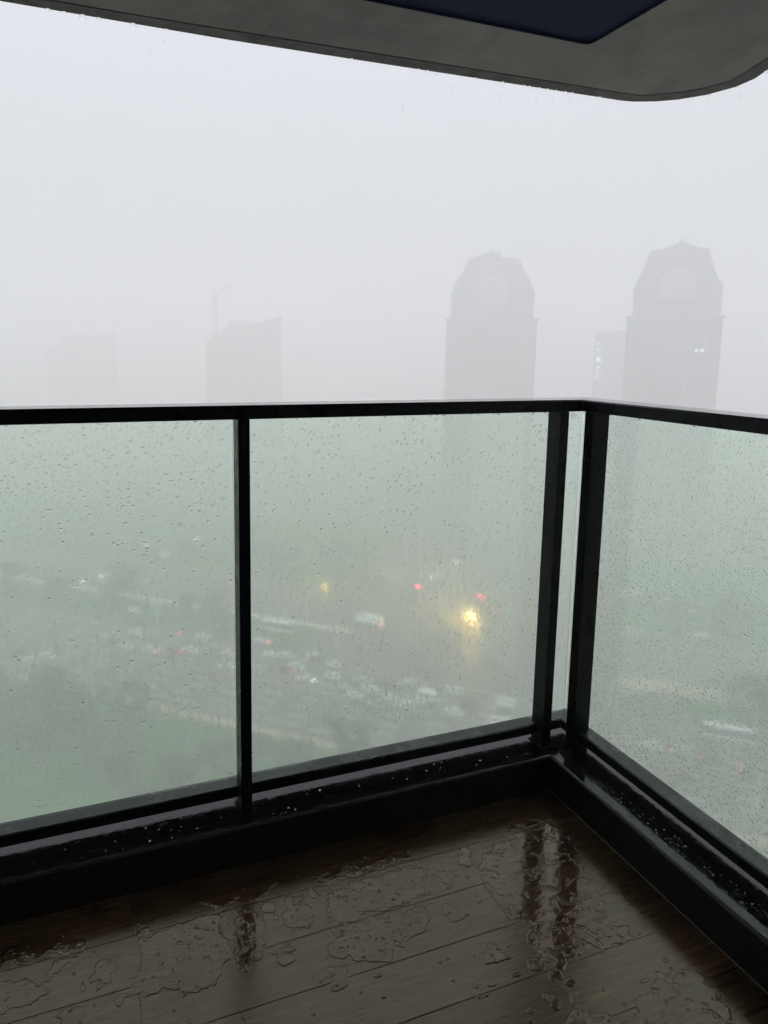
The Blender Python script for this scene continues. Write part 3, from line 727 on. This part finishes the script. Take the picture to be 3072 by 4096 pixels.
# x, y, kind, paint, lights, heading (deg, None = along the avenue), label ; the front of a vehicle points along -x of its own frame
VEH = [
 (66,179,'car','white','off',0,'white saloon behind the left middle of the middle glass panel, above the park edge'),
 (56,173,'car','white','head',0,'white saloon with headlights on, leftmost of the lower row behind the middle panel'),
 (64,165,'car','silver','off',0,'small silver saloon between two white cars low behind the middle panel'),
 (73,156,'car','white','off',0,'white saloon directly left of the white van low behind the middle panel'),
 (83,152,'van','white','off',0,'white van low behind the right half of the middle glass panel'),
 (63,183.5,'car','dark','tail',0,'dark car with red tail lights just above the white saloon by the park edge'),
 (76,166,'car','grey','tail',0,'grey car with red tail lights above the white saloon beside the van'),
 (80.5,161,'car','silver','tail',0,'silver car with red tail lights just above the white van'),
 (91,146,'car','dark','tail',0,'dark car with red tail lights right of the white van, behind the middle panel'),
 (97.5,140,'car','dark','tail',0,'dark car with tail lights nearest the bottom right corner of the middle panel'),
 (58,209,'bus','white','off',0,'long white bus seen near the left edge of the middle glass panel'),
 (51,201.5,'car','white','head',180,'white car with headlights on just below the long white bus'),
 (51,191,'car','white','tail',0,'white car with red lamps, second below the long white bus'),
 (52,180,'car','dark','orange',180,'dark car with orange headlights at the lower left of the middle panel'),
 (52,327,'car','white','head',229-318,'farthest white car with headlights near the post, on the far road'),
 (29,324,'car','silver','head',229-318,'silver car with headlights, above the far road behind the left panel'),
 (34,306,'car','white','head',229-318,'white car with headlights halfway along the far road'),
 (8,284,'car','white','head',229-318,'white car with headlights near the left end of the far road'),
 (1,280,'car','silver','head',229-318,'silver car with headlights, leftmost on the far road'),
 (16,241,'car','white','off',0,'white car alone behind the centre of the left glass panel'),
 (16,228,'car','dark','tail',0,'dark car with red tail lights just below the lone white car, left panel'),
 (26,217,'car','grey','orange',180,'grey car with orange headlights right of centre behind the left panel'),
 (34,211,'car','white','off',0,'white car behind the left panel, right of the orange-lit grey car'),
 (18,206,'car','white','head',180,'white car with headlights below the orange-lit grey car, left panel'),
 (24,203,'car','dark','orange',180,'dark car with orange headlights right beside a white lit car, left panel'),
 (-19,217,'car','dark','tail',0,'dark car with red tail lights at the far left of the left panel'),
 (-15,210,'car','white','off',0,'white car just below the dark car at the far left'),
 (40,196,'car','white','head',180,'white car with headlights beside the post, right edge of the left panel'),
 (89,242,'van','dark','amber',200,'dark van with yellow headlights behind the middle panel, left of centre'),
 (122,232,'car','dark','tailb',60,'dark car with bright red tail lights behind the centre right of the middle panel'),
 (139,215,'car','dark','tailb',60,'dark car with bright red tail lights just above the brightest yellow headlights'),
 (128,199,'truck','dark','glare',232,'dark truck with the brightest yellow headlights, right half of the middle panel'),
 (132,240,'van','cream','head',230,'cream van with headlights above the bright red tail lights, middle panel'),
 (151,255,'car','white','head',230,'white car with headlights, farthest up the cross road'),
 (162,358,'car','dark','orange',230,'distant car with orange headlights high behind the middle panel'),
 (88,204,'truck','white','head',172,'big white box truck turning at the junction behind the middle panel'),
 (85,352,'car','dark','tail',60,'distant dark car with red lamps beside the left post of the middle panel'),
 (256,265,'car','dark','orange',200,'distant car with orange headlights high behind the right glass panel'),
 (193,199,'van','cream','orange',200,'cream van with orange headlights above the row of pale vehicles, right panel'),
 (197,185,'van','white','off',0,'left one of two pale vans behind the middle of the right panel'),
 (198,177,'car','white','off',0,'white car right of the pale van behind the right panel'),
 (185,160,'car','white','off',0,'white car alone below the two pale vehicles, right panel'),
 (165,169,'van','silver','off',0,'silver van near the left edge of the right glass panel'),
 (141,112,'bus','white','off',0,'long white-roofed bus behind the right glass panel'),
 (121,115,'car','white','off',0,'white saloon with a red-lit car just ahead of it, low in the right panel'),
 (125.5,111,'car','silver','tail',0,'silver saloon with red tail lights in the lower right panel'),
 (116,119.5,'car','silver','tail',0,'silver car with red tail lights close to the glass edge, lower left of right panel'),
 (130,106.5,'car','dark','tail',0,'dark car with dull red lamps below the front of the bus'),
 (134,100,'car','dark','tail',0,'dark car with red tail lights at the far right of the right panel'),
 (118,103,'car','dark','tail',0,'dark car with red lamps nearest the bottom of the right panel'),
 (286,219,'van','red','off',0,'faint red van highest up in the right glass panel'),
]
for (n_, t_, pt) in ((171,-66,'white'),(163.5,-57,'white'),(168,-54,'white'),(172,-58,'silver'),(163,-43,'white'),(166.5,-41,'white'),(172.5,-40,'white'),(175.5,-45,'silver'),(161,-50,'silver'),(176,-33,'white'),(164.5,-31,'white'),(178,-84,'white'),(173,-78,'white'),(168,-88,'silver'),(181,-76,'white'),(165.5,-96,'white')):
    x_, y_ = rn(n_, t_); VEH.append((x_, y_, 'car', pt, 'off', 0, pt + ' car among the dense queue low behind the middle panel'))
for (n_, t_, pt) in ((176,-135,'white'),(171,-140,'silver'),(166,-131,'white'),(171,-112,'white'),(176,-106,'silver'),(152,-148,'white')):
    x_, y_ = rn(n_, t_); VEH.append((x_, y_, 'car', pt, 'off', 0, pt + ' car in the loose queue behind the middle of the left panel'))
first_used = {}
for (x, y, kind, paint, lm, hd, lab) in VEH:
    key = (kind, paint, lm)
    nm = {'car': 'parked_car', 'van': 'delivery_van', 'truck': 'box_truck', 'bus': 'city_bus'}[kind]
    if kind == 'car': nm = 'saloon_car'
    if key not in protos:
        protos[key] = make_vehicle(kind, paint, lm, nm); index_kids(); o = protos[key]
    else: o = copy_tree(protos[key])
    o.location = (x, y, G + 0.02); o.rotation_euler = (0, 0, A1 + math.pi + R(hd) if kind else 0)
    tag(o, lab, {'car': 'car', 'van': 'van', 'truck': 'truck', 'bus': 'bus'}[kind], 'vehicles on the wet streets far below')

# ---- street lamps
POLE = plain('white_pole', (0.75, 0.75, 0.73), 0.4, 0.05)
lamp = thing('street_lamp', 'x', 'street lamp')
MB().tube([(0, 0, 0), (0, 0, 6.2), (0.2, 0, 7.0), (1.6, 0, 7.3)], [0.16, 0.12, 0.1, 0.07], 8).build('pole', POLE, lamp, smooth=True)
MB().box((1.3, -0.2, 7.22), (2.3, 0.2, 7.4)).build('lamp_head', POLE, lamp, bevel=0.04)
MB().box((-0.25, -0.25, 0), (0.25, 0.25, 0.4)).build('base', POLE, lamp, bevel=0.03)
index_kids()
LP = [(125.3,133.5,'white lamp post near the left edge of the right panel, above the road'), (125.2,91.5,'white lamp post at the far right of the right panel, low down'),
      (150,112,'white lamp post just beyond the long white-roofed bus'), (72,192,'slim lamp post right of the white box truck, on the junction'), (70,216,'slim pale lamp post left of the white box truck'),
      (22,226,'pale lamp post beside the road behind the left panel')]
for i, (x, y, lab) in enumerate(LP):
    o = lamp if i == 0 else copy_tree(lamp)
    o.location = (x, y, G); o.rotation_euler = (0, 0, A1 + 1.57*(i % 3)); tag(o, lab, 'street lamp', 'lamp posts along the avenue below')

# ---- trees
BARK = plain('bark', (0.05, 0.04, 0.03), 0.9, 0.3, 2)
LEAFS = [plain('leaf_a', (0.024, 0.05, 0.016), 0.55, 0.45, 1.2), plain('leaf_b', (0.034, 0.062, 0.020), 0.55, 0.4, 1.2), plain('leaf_c', (0.02, 0.04, 0.02), 0.55, 0.4, 1.2)]
def make_tree(v, h, rad):
    root = thing('park_tree', 'x', 'tree')
    t = MB(); t.tube([(0, 0, 0), (0.1, 0.05, h*0.3), (0.0, 0.1, h*0.7)], [0.28, 0.2, 0.07], 7)
    ends = []
    for k in range(7):
        a = k*0.9+v; e = (rad*0.65*math.cos(a), rad*0.65*math.sin(a), h*(0.5+0.06*k)); t.tube([(0.05, 0.05, h*(0.25+0.04*k)), (e[0]*0.5, e[1]*0.5, h*(0.4+0.05*k)), e], [0.12, 0.08, 0.04], 5); ends.append(e)
    t.build('trunk', BARK, root)
    c = MB(); rr = random.Random(v)
    lobes = [(rr.gauss(0, rad*0.55), rr.gauss(0, rad*0.55), h*0.62 + rr.gauss(0, h*0.17), rad*rr.uniform(0.18, 0.42)) for _ in range(15)] + [(e[0], e[1], e[2], rad*0.36) for e in ends]
    for lx, ly, lz, lr in lobes:
        for _ in range(60):
            d = Vector((rr.gauss(0, 1), rr.gauss(0, 1), rr.gauss(0, 0.8))).normalized()*lr*rr.uniform(0.5, 1.05)
            p = Vector((lx, ly, lz)) + d; s_ = rr.uniform(0.3, 0.55)
            u = Vector((rr.gauss(0, 1), rr.gauss(0, 1), rr.gauss(0, 1))).normalized(); w_ = u.orthogonal().normalized()
            c.add([p + u*s_, p + w_*s_*0.7, p - u*s_, p - w_*s_*0.7], [(0, 1, 2, 3)])
    c.build('crown', LEAFS[v % 3], root, fixn=False)
    return root
tp = [make_tree(0, 9, 4.2), make_tree(1, 7.5, 3.6), make_tree(2, 10.5, 4.6)]; index_kids()
usedp = [False]*3
def put_tree(x, y, k, lab, grp, sc=1.0):
    if not usedp[k]: o = tp[k]; usedp[k] = True
    else: o = copy_tree(tp[k])
    o.location = (x, y, G); o.rotation_euler = (0, 0, random.uniform(0, 6.28)); o.scale = (sc, sc, sc*random.uniform(0.9, 1.1))
    tag(o, lab, 'tree', grp)
rt_ = random.Random(5); placed = []
def scatter(n_rng, t_rng, cnt, lab, grp, md=7.5, test=None):
    c = 0; tr_ = 0
    while c < cnt and tr_ < 4000:
        tr_ += 1; x, y = rn(rt_.uniform(*n_rng), rt_.uniform(*t_rng))
        if any((x-a)**2+(y-b)**2 < md*md for a, b in placed): continue
        if test and not test(x, y): continue
        placed.append((x, y)); put_tree(x, y, rt_.randrange(3), lab, grp, rt_.uniform(0.75, 1.2)); c += 1
scatter((112, 136), (-175, -95), 16, 'leafy park tree far below, behind the lower part of the left panel', 'park trees below the left panel')
scatter((92, 134), (-92, -40), 14, 'leafy park tree behind the bottom of the middle glass panel', 'park trees below the middle panel')
scatter((187, 195), (24, 120), 10, 'round verge tree beyond the bus, behind the right panel', 'verge trees behind the right panel', 7)
scatter((243, 275), (12, 120), 12, 'far park tree in haze behind the upper right panel', 'far trees behind the right panel')
scatter((187, 200), (-210, -110), 8, 'small tree on the central strip behind the left panel', 'central strip trees behind the left panel')
scatter((245, 275), (-190, -100), 8, 'far hazy tree beyond the avenue behind the left and middle panels', 'far trees beyond the avenue')

# ---- far buildings, standing on street level (z = -90)
def m_facade(name, wall, glass, sx, sz, frac):
    mt, t, b = mat(name); tc = t.nodes.new('ShaderNodeTexCoord'); sep = t.nodes.new('ShaderNodeSeparateXYZ'); t.links.new(tc.outputs['Object'], sep.inputs[0])
    def math_(op, a, c):
        n_ = t.nodes.new('ShaderNodeMath'); n_.operation = op
        for i_, v_ in ((0, a), (1, c)):
            if isinstance(v_, (int, float)): n_.inputs[i_].default_value = v_
            else: t.links.new(v_, n_.inputs[i_])
        return n_.outputs[0]
    ax_ = math_('ADD', sep.outputs[0], sep.outputs[1])
    fx = math_('GREATER_THAN', math_('FRACT', math_('DIVIDE', ax_, sx), 0), 1-frac)
    fz = math_('GREATER_THAN', math_('FRACT', math_('DIVIDE', sep.outputs[2], sz), 0), 0.12)
    k = math_('MULTIPLY', fx, fz)
    c = mixcol(t, k, wall, glass); t.links.new(c, b.inputs['Base Color']); b.inputs['Roughness'].default_value = 0.5
    return mt
FA = m_facade('tower_facade', (0.15, 0.147, 0.145), (0.03, 0.037, 0.045), 2.6, 3.4, 0.55)
FB_ = m_facade('block_facade', (0.12, 0.125, 0.13), (0.05, 0.055, 0.065), 3.0, 3.5, 0.7)
ROOFM = m_facade('slate_roof', (0.10, 0.10, 0.105), (0.022, 0.026, 0.036), 2.2, 9.0, 0.62); TRIM = plain('stone_trim', (0.21, 0.205, 0.20), 0.7, 0.1, 0.3)
LIT = emit('lit_window', (0.95, 0.97, 1.0), 0.75); SIGN = emit('sign_letters', (0.72, 0.74, 1.0), 3.0)
def oct_ring(hx, hy, c, z, ox=0): 
    return [(ox-hx+c, -hy, z), (ox+hx-c, -hy, z), (ox+hx, -hy+c, z), (ox+hx, hy-c, z), (ox+hx-c, hy, z), (ox-hx+c, hy, z), (ox-hx, hy-c, z), (ox-hx, -hy+c, z)]
def tower(label, az, D, W_, roofprof, gable, fins, ledge, yaw, lit, dots, finial_pts, side):
    a = R(az); root = thing('ornate_tower', label, 'tower', (D*math.sin(a), D*math.cos(a), G), -a + yaw, 'pair of domed towers')
    H0 = -G
    zc = H0 + 13.6
    mb = MB(); mb.loft([oct_ring(W_, W_*0.95, 1.2, z) for z in (0, zc)])
    for i in range(11):      # piers and corner pilasters in relief
        x = -W_ + 2 + i*(2*W_-4)/10; mb.box((x-0.45, -W_*0.95-0.55, 0), (x+0.45, -W_*0.95+0.1, zc-3))
    for z in range(20, int(zc)-4, 17): mb.box((-W_-0.3, -W_*0.95-0.8, z), (W_+0.3, -W_*0.95+0.1, z+0.9))
    mb.box((side-0.9, -W_*0.95-1.4, 0), (side+0.9, -W_*0.95+0.1, zc-0.3)); mb.build('shaft', [FA], root)
    mb = MB(); mb.loft([oct_ring(W_+0.1, W_*0.95+0.1, 1.2, zc), oct_ring(W_+0.7, W_*0.95+0.7, 1.2, zc+0.5), oct_ring(W_+0.7, W_*0.95+0.7, 1.2, zc+1.1), oct_ring(W_-1, W_*0.95-1, 1, zc+1.2)])
    mb.build('cornice', TRIM, root)
    dw = roofprof[0][1]
    mb = MB(); mb.loft([oct_ring(dw, dw*0.95, 2.0, zc+1.0), oct_ring(dw, dw*0.95, 2.0, H0+roofprof[0][0])])
    for i in range(9):
        x = -dw+2+i*(2*dw-4)/8; mb.box((x-0.5, -dw*0.95-0.5, zc+1.1), (x+0.5, -dw*0.95+0.1, H0+roofprof[0][0]))
    mb.build('upper_storeys', [FA], root)
    mb = MB(); mb.loft([oct_ring(dw+0.5, dw*0.95+0.5, 2, H0+roofprof[0][0]), oct_ring(dw+0.5, dw*0.95+0.5, 2, H0+roofprof[0][0]+0.7)]); mb.build('ledge', TRIM, root)
    mb = MB(); mb.loft([oct_ring(h_, h_*0.95, min(3.0, h_*0.25), H0+z, ox) for z, h_, ox in [(roofprof[0][0]+0.7, roofprof[0][1], 0)] + [(p[0], p[1], p[2] if len(p) > 2 else 0) for p in roofprof[1:]]])
    for i in range(13):
        x = -roofprof[2][1]*0.9 + i*roofprof[2][1]*1.8/12; zt = roofprof[-2][0]-6
        mb.bar((x, -dw*0.96, H0+roofprof[1][0]), (x*0.72, -roofprof[-2][1]*0.97, H0+zt+4), 0.5)
    mb.build('mansard_roof', [ROOFM], root)
    # arched dormer in the middle of the roof
    mb = MB(); pts = [(-6.5, H0+21.5), (6.5, H0+21.5), (6.5, H0+27)] + [(6.5*math.cos(R(b_)), H0+27+6.0*math.sin(R(b_))) for b_ in range(15, 180, 15)] + [(-6.5, H0+27)]
    mb.prism(pts, lambda p, d: (p[0]+0.4, d, p[1]), -dw*0.95-1.0, -dw*0.5); mb.build('arched_dormer', TRIM, root)
    mb = MB(); mb.prism([(x, H0+z) for x, z in gable], lambda p, d: (p[0], d, p[1]), -roofprof[-1][1]*0.96-0.6, roofprof[-1][1]*0.96); mb.build('gable', ROOFM, root)
    for pts in fins:
        mb = MB(); mb.prism([(x, H0+z) for x, z in pts], lambda p, d: (p[0], d, p[1]), roofprof[-1][1]*0.3, roofprof[-1][1]*0.3+5); mb.build('corner_parapet', TRIM, root)
    for (x0, z0, x1, z1) in [ledge]:
        MB().box((x0, -6, H0+z0), (x1, 3, H0+z1)).build('side_turret', TRIM, root)
    mb = MB()
    for pl in finial_pts: mb.tube([(x, 0, H0+z) for x, z, r in pl], [r*3.0 for _, _, r in pl], 6)
    mb.build('roof_finial', TRIM, root)
    for x, z in lit: MB().box((x-0.6, -W_*0.95-0.62, H0+z-0.6), (x+0.6, -W_*0.95-0.5, H0+z+0.6)).build('lit_window', LIT, root)
    for x, z in dots:
        MB().tube([(x, -dw*0.95-0.6, H0+z), (x, -dw*0.95-0.2, H0+z)], 0.8, 12).build('round_window', CGL, root)
    return root
tower('hazy domed tower left of the other, standing above the railing, with a twisted finial', 32.5, 345, 19.9,
      [(21.1, 18.2), (25.5, 18.5), (28, 17.9), (33.5, 15.4), (36.5, 13.3), (40, 12.2), (41.5, 11.2)],
      [(-12, 40.8), (-9.5, 42.3), (-7, 42.8), (-2.7, 44.9), (1, 43.4), (6.9, 40.6)], [[(-9.5, 40), (-9.5, 43.2), (-7, 43.2), (-6, 40)], [(5, 40), (5, 43.9), (10.1, 44), (12, 40)]],
      (17.0, 16, 18.4, 21.6), 0, [], [], [[(0.8, 43, .55), (1, 44.4, .5), (-0.3, 45.3, .4), (-1.0, 46.3, .35), (-0.8, 47.6, .2)], [(1, 44.4, .5), (2.2, 44.9, .6), (3.3, 44.8, .3)]], 8.6)
tower('hazy domed tower on the right with three lit windows and a forked finial', 45.6, 325, 17.1,
      [(22.4, 15.4), (25.5, 15.6), (28.5, 14.8), (33.0, 12.9), (37.8, 11.4), (39.6, 10.9), (41, 10.4)],
      [(-9.8, 39.4), (-6.5, 40.9), (-1.0, 43.0), (0.9, 43.6), (2.8, 42.9), (8.5, 40.3), (11, 39)], [[(-9.6, 39), (-8.5, 42.5), (-3.6, 42.4), (-3.0, 39)], [(6.0, 39), (6.0, 42.3), (10.9, 42.3), (12.2, 38)]],
      (14.5, 16, 16.7, 28.5), 0, [(8.8, 1.3), (10.8, 1.4), (13.6, 1.3)], [(-8.6, 15.9), (0, 15.9), (8.2, 15.9)],
      [[(0.9, 43, .7), (0.7, 44.3, .45), (0.0, 46.1, .15)], [(0.8, 44.2, .4), (1.6, 46.0, .15)]], 13.2)

def facing(az, D): a = R(az); return (D*math.sin(a), D*math.cos(a), G), -a
def pr(name, pts, y0, y1, mt, parent): 
    mb = MB(); mb.prism([(x, z-G) for x, z in pts], lambda p, d: (p[0], d, p[1]), y0, y1); return mb.build(name, mt, parent)
loc, rz = facing(12.9, 450)
b1 = thing('office_block', 'faint office block with a slanted roofline beside the tower crane', 'building', loc, rz)
pr('main_block', [(-24.5, -90), (-24.4, -35), (-23.7, 2.9), (-22.7, 5.0), (-20.5, 7.9), (-18.4, 9.6), (-15.1, 10.9), (-12.6, 13.1), (-10.9, 13.7), (0.8, 13.5), (14.4, 18.1), (23.1, 20.5), (23.5, -35), (23.6, -90)], 0, 26, FB_, b1)
pr('rear_block', [(-10.8, -90), (-10.8, 17.9), (-2.9, 18.2), (5.9, 17.7), (9.3, 16.7), (16, 16.5), (16, -90)], 26.05, 34, FB_, b1)
mb = MB(); mb.bar((0.8, -0.3, 90+13.7), (14.4, -0.3, 90+18.3), 0.5, 0.35); mb.build('roof_edge', WHITE, b1)
loc, rz = facing(0.5, 545)
b2 = thing('office_block', 'very faint office block in the fog left of the crane', 'building', loc, rz)
pr('main_block', [(-23.5, -90), (-23.5, -1.2), (-13.8, 1.0), (-12.9, 6.0), (-8, 7.4), (7.6, 7.8), (25, 12.4), (25, -90)], 0, 26, FB_, b2)
pr('rear_block', [(-12.9, -90), (-12.9, 6.5), (-9, 9.1), (7.2, 9.5), (7.2, -90)], 26.05, 34, FB_, b2)
loc, rz = facing(-6.0, 640)
b3 = thing('apartment_block', 'barely visible block in the fog at the far left', 'building', loc, rz)
pr('main_block', [(-40, -90), (-40, -3), (10, -2.2), (10, -90)], 0, 25, FB_, b3); pr('roof_hut', [(-20, -3), (-20, 1.5), (-11, 1.5), (-11, -3)], 4, 14, FB_, b3)
loc, rz = facing(41.5, 455)
b4 = thing('sign_tower', 'faint tower with glowing vertical sign between the two domed towers', 'building', loc, rz)
k = 455/480
pr('main_block', [(-10.1*k, -90), (-10.1*k, 12.5*k), (13, 12.6*k), (13, -90)], 0, 26, FB_, b4)
pr('roof_parapet', [(-9.5*k, 12.4*k), (-9.5*k, 13.6*k), (12, 13.6*k), (12, 12.4*k)], 1, 2, FB_, b4)
LET = [((-7.9, 5.2), [(0, 1.6, -.2, .9), (-1, .8, 1, .9), (-.7, .8, -1.2, -1.4), (.1, .8, .1, .1)]),
       ((-7.5, 1.3), [(-.9, 1.1, -1.2, -.2), (.2, 1.3, .2, -1.3), (-.3, .3, 1.0, .3)]),
       ((-7.5, -4.5), [(-1, 1.7, 1.2, 1.7), (-.9, 1.7, -.9, -.3), (-.9, .7, .9, .7), (.8, 1.7, .8, -.3), (-1.5, -.4, 1.6, -.4), (-.5, -.6, -1.3, -1.8), (.5, -.6, 1.4, -1.8), (-.8, .2, .8, .2)]),
       ((-7.3, -9.7), [(0, 1.7, 0, 1.0), (-1.2, .8, 1.2, .8), (1.1, .8, -1.2, -1.0), (-1.4, -1.0, -.6, -.8), (-.9, -1.0, 1.6, -1.5)]),
       ((-7.7, -14.3), [(-1.1, 1.4, 1.1, 1.4), (0, 1.4, 0, -1.4), (-1.4, -1.4, 1.4, -1.4)])]
for (cx_, cz_), st in LET:
    mb = MB()
    for x0, z0, x1, z1 in st: mb.bar(((cx_+x0)*k, -0.25, 90+(cz_+z0)*k), ((cx_+x1)*k, -0.25, 90+(cz_+z1)*k), 0.28, 0.38)
    mb.build('sign_letter', SIGN, b4)
MB().box((-0.5, -0.2, 90-24.2*k), (0.1, -0.05, 90-23.4*k)).build('lit_window', SIGN, b4)
def recede(root, s):   # farther off and larger by the same factor; the foot stays on street level
    root.location.x *= s; root.location.y *= s
    for o in C.objects:
        if o.parent == root:
            for v in o.data.vertices:
                v.co.x *= s; v.co.y *= s; v.co.z = 90 + (v.co.z-90)*s if v.co.z > 1 else v.co.z
# tower crane
loc, rz = facing(10.9, 485)
cr = thing('tower_crane', 'luffing tower crane with raised jib rising behind the slanted office block', 'crane', loc, rz)
CR = plain('crane_steel', (0.05, 0.048, 0.04), 0.6)
mb = MB()
for sx in (-1, 1):
    for sy in (-1, 1): mb.bar((-2.4+sx*1.1, sy*1.1, 0), (-2.4+sx*1.1, sy*1.1, 120), 0.8)
for i in range(60):
    z = i*2.0
    for sy in (-1, 1): mb.bar((-3.5, sy*1.1, z), (-1.3, sy*1.1, z+2), 0.45)
    for sx in (-1, 1): mb.bar((-2.4+sx*1.1, -1.1, z+2), (-2.4+sx*1.1, 1.1, z), 0.28)
mb.build('mast', CR, cr)
mb = MB(); mb.box((-4.0, -1.4, 119.5), (-0.8, 1.4, 122.5)); mb.box((-5.6, -1.2, 122.4), (-2.0, 1.2, 124.2)); mb.build('cab', CR, cr, bevel=0.1)
mb = MB()
for sy in (-0.6, 0.6): mb.bar((-3, sy, 123.5), (9.6, 0, 133.0), 0.75); mb.bar((-3, sy, 124.7), (9.6, 0, 133.3), 0.45)
for i in range(12):
    f0, f1 = i/12, (i+0.5)/12; mb.bar((-3+12.6*f0, -0.6*(1-f0), 123.5+9.5*f0), (-3+12.6*f1, 0.6*(1-f1), 124.7+8.6*f1), 0.22)
mb.build('jib', CR, cr)
mb = MB(); mb.bar((-3.0, 0, 124), (-3.0, 0, 132), 0.8); mb.bar((-5.4, 0, 124), (-3.0, 0, 132), 0.2); mb.bar((-3.0, 0, 132), (9.5, 0, 133.3), 0.08); mb.build('mast_head', CR, cr)
mb = MB(); mb.box((-5.8, -1.0, 121.0), (-4.4, 1.0, 123.6)); mb.build('counterweight', CR, cr)

for rt0 in [o for o in C.objects if o.type == 'EMPTY' and o.get('category') in ('tower', 'building', 'crane')]: recede(rt0, 1.55 if rt0 in (b2, b3) else 1.38)

# ------------------------------------------------------------------ haze
hz = MB().box((-1550, -1550, -91.5), (1550, 1550, 75)).build('haze', [], None, fixn=False)
hm = bpy.data.materials.new('haze_air'); hm.use_nodes = True; t = hm.node_tree; t.nodes.clear()
pv = t.nodes.new('ShaderNodeVolumePrincipled'); pv.inputs['Color'].default_value = (0.970, 0.968, 0.962, 1)
pv.inputs['Density'].default_value = 0.0040; pv.inputs['Anisotropy'].default_value = 0.0
om = t.nodes.new('ShaderNodeOutputMaterial'); t.links.new(pv.outputs[0], om.inputs['Volume'])
hz.data.materials.append(hm); tag(hz, 'pale rain haze hanging over the whole city', 'haze', kind='stuff')
